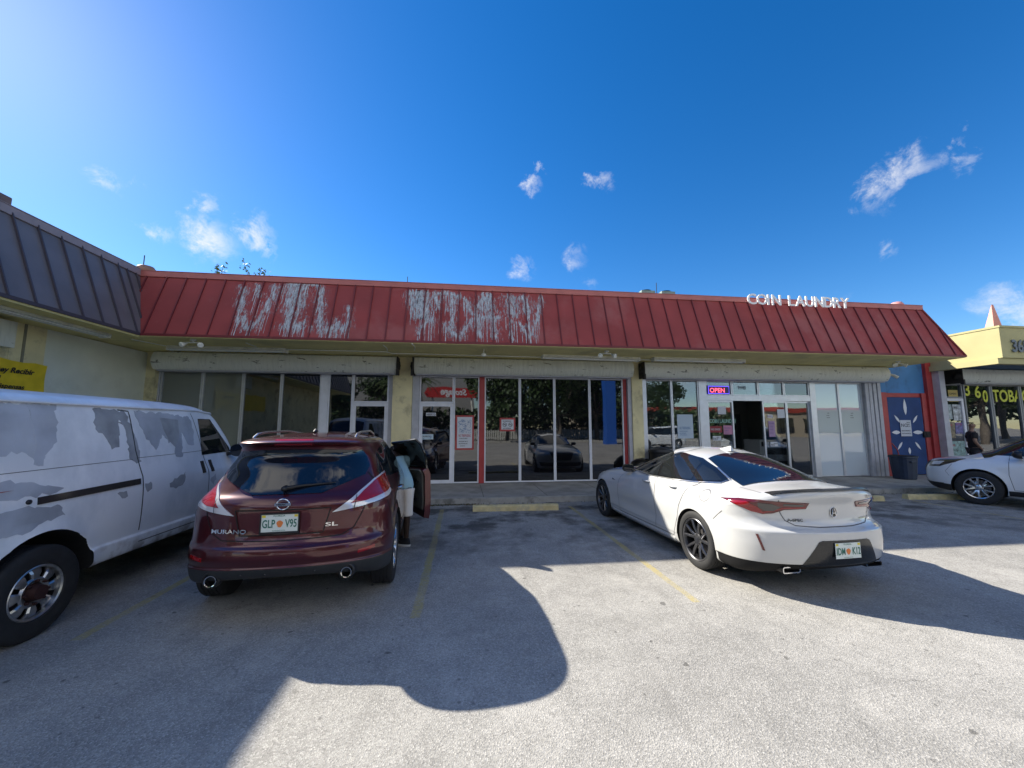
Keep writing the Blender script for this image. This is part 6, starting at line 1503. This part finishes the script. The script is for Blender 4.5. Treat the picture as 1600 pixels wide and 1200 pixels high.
# man in front of the tobacco shop, turned to the right
root=empty('person',(15.72,10.25,.132),R(52)); tag(root,'man in black cap and black t-shirt with a white badge before the tobacco shop','person')
body=[[(0,0,.95,.125,.10),(0,0,1.10,.125,.10),(0,.005,1.28,.145,.10),(0,.015,1.42,.11,.085),(0,.01,1.50,.055),(0,-.01,1.575,.062),(0,-.008,1.65,.085,.095),(0,.0,1.72,.078,.085)],
 [(0,-.008,1.65,.085,.095),(0,-.095,1.635,.014)],[(0,-.008,1.65,.085,.095),(.082,.005,1.635,.014,.02)],[(0,-.008,1.65,.085,.095),(-.082,.005,1.635,.014,.02)],
 [(0,.015,1.42,.11,.085),(.18,.01,1.41,.06),(.25,.03,1.16,.046),(.20,-.10,.97,.032)],
 [(0,.015,1.42,.11,.085),(-.18,.01,1.41,.06),(-.26,.05,1.16,.046),(-.20,-.08,.96,.032)],
 [(0,0,.95,.125,.10),(.09,0,.90,.09),(.10,-.01,.50,.06),(.10,.02,.09,.04),(.10,.02,.05,.036)],
 [(0,0,.95,.125,.10),(-.09,0,.90,.09),(-.11,-.01,.50,.06),(-.11,.02,.09,.04),(-.11,.02,.05,.036)]]
body+=hand((.20,-.10,.97),(-.5,-.4,-.4),(.3,-.8,.3),1,.9)+hand((-.20,-.08,.96),(.5,-.4,-.4),(-.3,-.8,.3),-1,.9)
skin_mesh('body',body,skint,root)
skin_mesh('shirt',[[(0,0,.90,.165,.135),(0,0,1.08,.165,.135),(0,.005,1.28,.175,.125),(0,.012,1.43,.13,.10),(0,.01,1.475,.075)],[(0,.012,1.43,.13,.10),(.18,.01,1.41,.085),(.235,.025,1.22,.078)],[(0,.012,1.43,.13,.10),(-.18,.01,1.41,.085),(-.24,.035,1.22,.078)]],blackc,root)
skin_mesh('trousers',[[(0,0,.95,.14,.12),(.09,0,.88,.105),(.10,-.01,.50,.08),(.10,.02,.08,.07)],[(0,0,.95,.14,.12),(-.09,0,.88,.105),(-.11,-.01,.50,.08),(-.11,.02,.08,.07)]],navyc,root)
skin_mesh('cap',[[(0,.01,1.70,.095,.105),(0,.01,1.75,.075,.085)],],blackc,root)
m=MB(); m.add([(.075*math.sin(t),-.06-.13*math.cos(t)**.5 if math.cos(t)>0 else -.06,1.695-.012*abs(math.sin(t))) for t in [R(-90+10*k) for k in range(19)]],[tuple(range(19))],0)
m.add([(.075*math.sin(t),-.06-.13*math.cos(t)**.5 if math.cos(t)>0 else -.06,1.687-.012*abs(math.sin(t))) for t in [R(-90+10*k) for k in range(19)]],[tuple(range(18,-1,-1))],0); m.build('cap_brim',[blackc],root,fixn=False)
m=MB()
for s in (-1,1): m.lathe([(-.008,.001),(-.006,.009),(0,.012)],'y',(s*.033,-.086,1.655),10,0)
m.box(-.025,.025,-.092,-.082,1.595,1.602,1); m.build('face_features',[mat('eye_dark',(.02,.015,.012),.2),mat('lip',(.16,.06,.05),.5)],root)
m=MB(); m.box(.03,.10,-.148,-.142,1.22,1.27); m.build('badge',[paper],root)
shoe(root,.10,.0,R(8),blackc,blackc); shoe(root,-.11,.0,R(-12),blackc,blackc)
# ------------------------------------------------------------------ what stands behind the camera and shows in the glass
leafd=mat('tree_leaf_dark',(.035,.065,.018),.55,noise=.4,nscale=1.5); leafp=mat('palm_leaf',(.07,.10,.03),.55,noise=.3); bark=mat('bark',(.12,.10,.08),.9,noise=.3,nscale=8)
def tree(x,y,h,w,seed,label):
    rnd=random.Random(seed); root=empty('shade_tree',(x,y,0)); tag(root,label,'tree','trees across the parking lot')
    t=MB(); t.tube([(0,0,0),(.1,.05,h*.18),(0,.1,h*.35)],[.30,.22,.18],0,10)
    cl=[]
    for k in range(9):
        a=k*2.4+rnd.random(); r=w*rnd.uniform(.25,.8); z=h*rnd.uniform(.33,.9); e=Vector((r*math.cos(a),r*math.sin(a),z)); t.tube([(0,.1,h*.33),e*.5+Vector((0,0,h*.12)),e],[.13,.08,.03],0,6); cl.append((e,rnd.uniform(.28,.45)*w))
    cl.append((Vector((0,0,h*.75)),.6*w)); t.build('trunk',bark,root)
    c=MB()
    for e,r in cl:
        for i in range(560):
            d=Vector((rnd.gauss(0,1),rnd.gauss(0,1),rnd.gauss(0,.8))).normalized()*r*rnd.uniform(.45,1.05); p=e+d
            q=Vector((rnd.gauss(0,1),rnd.gauss(0,1),rnd.gauss(0,1))).normalized(); u=q.orthogonal().normalized(); s=rnd.uniform(.16,.3)
            c.add([p-q*s,p+u*s*.6,p+q*s,p-u*s*.6],[(0,1,2,3)],0)
    c.build('crown',leafd,root,fixn=False); return root
t1=tree(5,-21,9.0,5.0,1,'broad dark shade tree across the lot, mirrored in the middle shop windows')
for x,y,s,rz,lb in ((11,-21,1.0,1.3,'second dark shade tree mirrored in the middle shop windows'),(16.5,-24,1.05,2.6,'shade tree behind the blue post across the lot'),(-9,-26,.9,4.0,'shade tree mirrored in the left shop windows'),(-15,-22,.85,5.0,'farthest left tree across the lot'),(30,-36,1.0,.7,'tree by the far red trimmed building'),(50,-9,1.3,1.7,'nearest of the trees mirrored in the tobacco shop windows'),(60,-15,1.5,2.9,'middle one of the trees mirrored in the tobacco shop windows'),(74,-22,1.7,3.9,'farthest of the trees mirrored in the tobacco shop windows')):
    c=copy_tree(t1); c.location=(x,y,0); c.scale=(s,s,s); c.rotation_euler=(0,0,rz); c['label']=lb
def palm(x,y,h,seed,label):
    rnd=random.Random(seed); root=empty('palm_tree',(x,y,0)); tag(root,label,'palm tree','palms across the parking lot')
    t=MB(); t.tube([(0,0,0),(.1,0,h*.5),(.0,.1,h)],[.24,.17,.14],0,10); t.build('trunk',bark,root); c=MB()
    for k in range(20):
        a=k*.9; el=rnd.uniform(-.3,1.1); L_=rnd.uniform(1.6,2.3); pts=[]
        for j in range(7):
            u=j/6; pts.append(Vector((math.cos(a)*L_*u*math.cos(el*.6),math.sin(a)*L_*u*math.cos(el*.6),h+L_*(math.sin(el)*u-.75*u*u))))
        for j in range(6):
            p,q=pts[j],pts[j+1]; sd=Vector((-math.sin(a),math.cos(a),0))
            for s in (-1,1):
                for m_ in range(3):
                    b_=p+(q-p)*(m_/3); e=b_+sd*s*.45*(1-.6*(j/6))+(q-p)*.5+Vector((0,0,-.18)); c.add([b_,b_+(q-p)*.25,e],[(0,1,2)],0)
    c.build('crown',leafp,root,fixn=False); return root
p1=palm(-4.5,-19,6.5,3,'palm tree mirrored in the left shop windows, nearer one')
c=copy_tree(p1); c.location=(-7.5,-21,0); c.rotation_euler=(0,0,2); c['label']='palm tree mirrored in the left shop windows, farther one'
rnd=random.Random(9); m=MB()
for i in range(9000):
    p=Vector((rnd.uniform(-16,42),-28.6+rnd.gauss(0,.45),abs(rnd.uniform(0,3.9))+rnd.gauss(0,.15))); q=Vector((rnd.gauss(0,1),rnd.gauss(0,1),rnd.gauss(0,1))).normalized(); u=q.orthogonal().normalized(); s=rnd.uniform(.2,.34)
    m.add([p-q*s,p+u*s*.7,p+q*s,p-u*s*.7],[(0,1,2,3)],0)
tag(m.build('hedge',leafd,fixn=False),'long dark green hedge behind the white fence across the lot','hedge')
# storage building with its sign
root=empty('storage_building',(-6,-32,0)); tag(root,'pale building across the lot, mirrored in the middle shop door','building')
m=MB(); m.box(-16,7.5,-6,0,0,10); m.build('wall',mat('pale_block_wall',(.26,.26,.26),.85,noise=.06),root)
m=MB(); m.box(-16,7.8,.02,.3,9.3,10.1); m.build('cornice',mat('grey_cornice',(.2,.2,.2),.8),root)
root=empty('wall_sign',(-1.4,-28.3,6.0)); tag(root,'long red board with white Storage lettering, seen mirrored in the middle shop door','sign')
m=MB(); m.prism([(-3.2,-.5),(-3.6,0),(-3.2,.75),(3.2,.75),(3.5,.2),(3.2,-.5)],'y',-.1,.1); m.build('board',mat('sign_red',(.42,.02,.02),.5),root)
m=MB(); text_mb(m,'Storage',1.1,Matrix.Translation((1.9,.12,-.2))@Matrix.Rotation(R(180),4,'Z')@Matrix.Rotation(R(90),4,'X'),0,bold=.03,shear=.2); m.build('lettering',paper,root,fixn=False)
m=MB(); m.tube([(-2.5,-.3,-6),(-2.5,-.3,.3)],.12,0,8); m.tube([(2.5,-.3,-6),(2.5,-.3,.3)],.12,0,8); m.build('post',fx,root)
root=empty('sign_pillar',(14.3,-14,0)); tag(root,'tall square blue sign pillar across the lot, mirrored in the last dark window','pillar')
m=MB(); m.box(-.5,.5,-.5,.5,0,9); m.build('shaft',mat('pillar_blue',(.02,.10,.42),.5),root); m=MB(); m.box(-1.8,1.8,-.4,.4,9,11); m.build('sign_face',mat('sign_white',(.6,.6,.6),.5),root)
m=MB(); m.box(-20,40,-20.6,-20.3,0,.16); tag(m.build('far_kerb',kerbm),kind='structure')
root=empty('white_fence',(5,-27,0)); tag(root,'low white slatted fence along the far side of the lot','fence')
m=MB()
for i in range(120): m.box(-15+i*.3,-15+i*.3+.2,0,.04,.1,1.3)
m.box(-15,21,-.05,0,.3,.4); m.box(-15,21,-.05,0,1.0,1.1); m.build('pickets',mat('fence_white',(.5,.5,.48),.7),root)
root=empty('far_building',(38,-34,0)); tag(root,'long tan shop row with red trim across the lot, mirrored in the laundry windows','building')
m=MB(); m.box(-20,30,-8,0,0,4.4); m.build('wall',mat('tan_wall',(.42,.36,.27),.85),root); m=MB(); m.box(-20.2,30.2,0.01,.4,4.0,4.7); m.build('trim',mat('trim_red',(.4,.06,.04),.6),root)
m=MB(); 
for i in range(9): m.box(-18+i*5,-15+i*5,.01,.06,.6,3.0)
m.build('window',CM['glass'],root)
c=copy_tree(white); c.location=(17.5,-7,0); c.rotation_euler=(0,0,R(80)); c['label']='white crossover parked behind the camera, mirrored in the laundry windows'
c=copy_tree(white); c.location=(-6,-10,0); c.rotation_euler=(0,0,R(-95)); c['label']='white crossover parked behind the camera, mirrored in the left shop windows'
# ------------------------------------------------------------------ camera
cam=bpy.data.cameras.new('camera'); co=bpy.data.objects.new('camera',cam); COL.objects.link(co); sc.camera=co
co.location=(0,0,1.76); co.rotation_euler=(R(90+6.2),0,R(-7.2)); cam.sensor_width=36; cam.lens=605/1600*36; cam.clip_end=3000; cam.clip_start=.05
# ------------------------------------------------------------------ light
SD=Vector((-1.17,.87,1.0)).normalized()
sun=bpy.data.lights.new('sun','SUN'); so_=bpy.data.objects.new('sun',sun); COL.objects.link(so_); sun.energy=SUN_E; sun.angle=R(.55); sun.color=(1,.94,.82); so_.rotation_euler=SD.to_track_quat('Z','Y').to_euler()
w=bpy.data.worlds.new('World'); sc.world=w; w.use_nodes=True; nt=w.node_tree; L=nt.links; bg=nt.nodes['Background']
sky=N(nt,'ShaderNodeTexSky',sky_type='NISHITA'); sky.sun_disc=False; sky.sun_elevation=math.asin(SD.z); sky.sun_rotation=math.atan2(SD.x,SD.y); sky.altitude=0; sky.air_density=AIR; sky.dust_density=DUST; sky.ozone_density=OZ
hs=N(nt,'ShaderNodeHueSaturation'); hs.inputs['Saturation'].default_value=SAT; hs.inputs['Hue'].default_value=HUE; L.new(sky.outputs[0],hs.inputs['Color'])
gm=N(nt,'ShaderNodeGamma'); gm.inputs[1].default_value=1.0; L.new(hs.outputs[0],gm.inputs[0])
tc=N(nt,'ShaderNodeTexCoord'); nv=N(nt,'ShaderNodeVectorMath',operation='NORMALIZE'); L.new(tc.outputs['Generated'],nv.inputs[0])
n1=N(nt,'ShaderNodeTexNoise'); n1.inputs['Scale'].default_value=17; n1.inputs['Detail'].default_value=12; n1.inputs['Roughness'].default_value=.66; n1.inputs['Distortion'].default_value=.3; L.new(nv.outputs[0],n1.inputs['Vector'])
n2=N(nt,'ShaderNodeTexNoise'); n2.inputs['Scale'].default_value=7; n2.inputs['Detail'].default_value=3; L.new(nv.outputs[0],n2.inputs['Vector'])
wv=N(nt,'ShaderNodeVectorMath',operation='SUBTRACT'); wv.inputs[1].default_value=(.5,.5,.5); L.new(n1.outputs['Color'],wv.inputs[0]); wsn=N(nt,'ShaderNodeVectorMath',operation='SCALE'); wsn.inputs[3].default_value=.12; L.new(wv.outputs[0],wsn.inputs[0]); wa=N(nt,'ShaderNodeVectorMath',operation='ADD'); L.new(nv.outputs[0],wa.inputs[0]); L.new(wsn.outputs[0],wa.inputs[1])
# cloud puffs at bearings taken from the photograph's sky: (azimuth from +Y to the right, elevation, radius, density)
mw=co.rotation_euler.to_matrix()
CL=[(322,376,36,1.1),(345,385,26,.9),(400,370,28,1.1),(385,362,18,.8),(245,363,20,.9),(325,322,20,.85),(172,287,20,.75),(210,284,9,.7),(843,262,11,.9),(833,291,13,.8),(925,287,14,.75),(947,285,13,.6),(898,405,18,.55),(817,420,18,.7),(1352,322,22,.6),(1368,298,26,.95),(1390,278,26,1.0),(1412,266,22,.9),(1438,250,24,.8),(1465,242,14,.6),(1512,246,20,.55),(1535,238,12,.5),(1497,214,12,.5),(1390,385,16,.45),(1600,490,46,.8),(1300,470,14,.3),(920,445,12,.5)]
acc=None
for px,py,s,dn in CL:
    d=mw@Vector(((px-800)/605,(600-py)/605,-1)); k=1/d.length; d.normalize()
    ds=N(nt,'ShaderNodeVectorMath',operation='DISTANCE'); ds.inputs[1].default_value=d; L.new(wa.outputs[0],ds.inputs[0])
    mr=N(nt,'ShaderNodeMapRange'); mr.interpolation_type='SMOOTHSTEP'; mr.inputs[1].default_value=s/605*k*1.25; mr.inputs[2].default_value=0; mr.inputs[4].default_value=dn*.68; L.new(ds.outputs['Value'],mr.inputs[0])
    if acc is None: acc=mr.outputs[0]
    else:
        mx=N(nt,'ShaderNodeMath',operation='MAXIMUM'); L.new(acc,mx.inputs[0]); L.new(mr.outputs[0],mx.inputs[1]); acc=mx.outputs[0]
r1=N(nt,'ShaderNodeMapRange'); r1.inputs[1].default_value=.40; r1.inputs[2].default_value=.62; L.new(n1.outputs['Fac'],r1.inputs[0])
mu=N(nt,'ShaderNodeMath',operation='MULTIPLY'); L.new(acc,mu.inputs[0]); L.new(r1.outputs[0],mu.inputs[1])
m5=N(nt,'ShaderNodeMath',operation='MULTIPLY'); m5.inputs[1].default_value=1.35; m5.use_clamp=True; L.new(mu.outputs[0],m5.inputs[0])
# unseen broken cloud added behind the camera as neutral fill for the shade
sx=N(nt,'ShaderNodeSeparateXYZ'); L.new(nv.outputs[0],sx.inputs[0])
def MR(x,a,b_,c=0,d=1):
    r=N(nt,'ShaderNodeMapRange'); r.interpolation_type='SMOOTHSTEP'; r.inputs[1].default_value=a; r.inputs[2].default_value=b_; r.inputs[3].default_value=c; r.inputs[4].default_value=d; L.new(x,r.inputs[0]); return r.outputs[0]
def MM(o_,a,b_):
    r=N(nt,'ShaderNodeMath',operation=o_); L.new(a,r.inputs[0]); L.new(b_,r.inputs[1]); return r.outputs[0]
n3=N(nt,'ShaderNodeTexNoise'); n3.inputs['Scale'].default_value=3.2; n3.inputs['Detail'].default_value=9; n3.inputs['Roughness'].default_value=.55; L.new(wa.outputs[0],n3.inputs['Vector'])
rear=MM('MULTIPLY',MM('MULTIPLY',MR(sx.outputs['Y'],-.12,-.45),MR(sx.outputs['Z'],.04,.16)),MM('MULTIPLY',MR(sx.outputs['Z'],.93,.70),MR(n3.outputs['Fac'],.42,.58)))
mr_=N(nt,'ShaderNodeMix',data_type='RGBA'); L.new(rear,mr_.inputs[0]); L.new(gm.outputs[0],mr_.inputs[6]); mr_.inputs[7].default_value=(FILL_CLOUD,FILL_CLOUD*.98,FILL_CLOUD*.95,1)
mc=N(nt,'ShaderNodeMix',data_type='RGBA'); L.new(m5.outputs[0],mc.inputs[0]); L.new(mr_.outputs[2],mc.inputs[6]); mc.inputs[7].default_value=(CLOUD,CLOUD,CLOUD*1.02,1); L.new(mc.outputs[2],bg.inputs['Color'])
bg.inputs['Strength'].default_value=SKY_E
sc.view_settings.view_transform='Standard'; sc.view_settings.look='None'; sc.view_settings.gamma=1; sc.view_settings.exposure=EXPO; sc.view_settings.use_curve_mapping=False
sc.render.engine='CYCLES'; sc.cycles.max_bounces=6; sc.cycles.caustics_reflective=False; sc.cycles.caustics_refractive=False; sc.cycles.sample_clamp_indirect=6; sc.cycles.transparent_max_bounces=12
try: sc.cycles.use_denoising=True
except Exception: pass
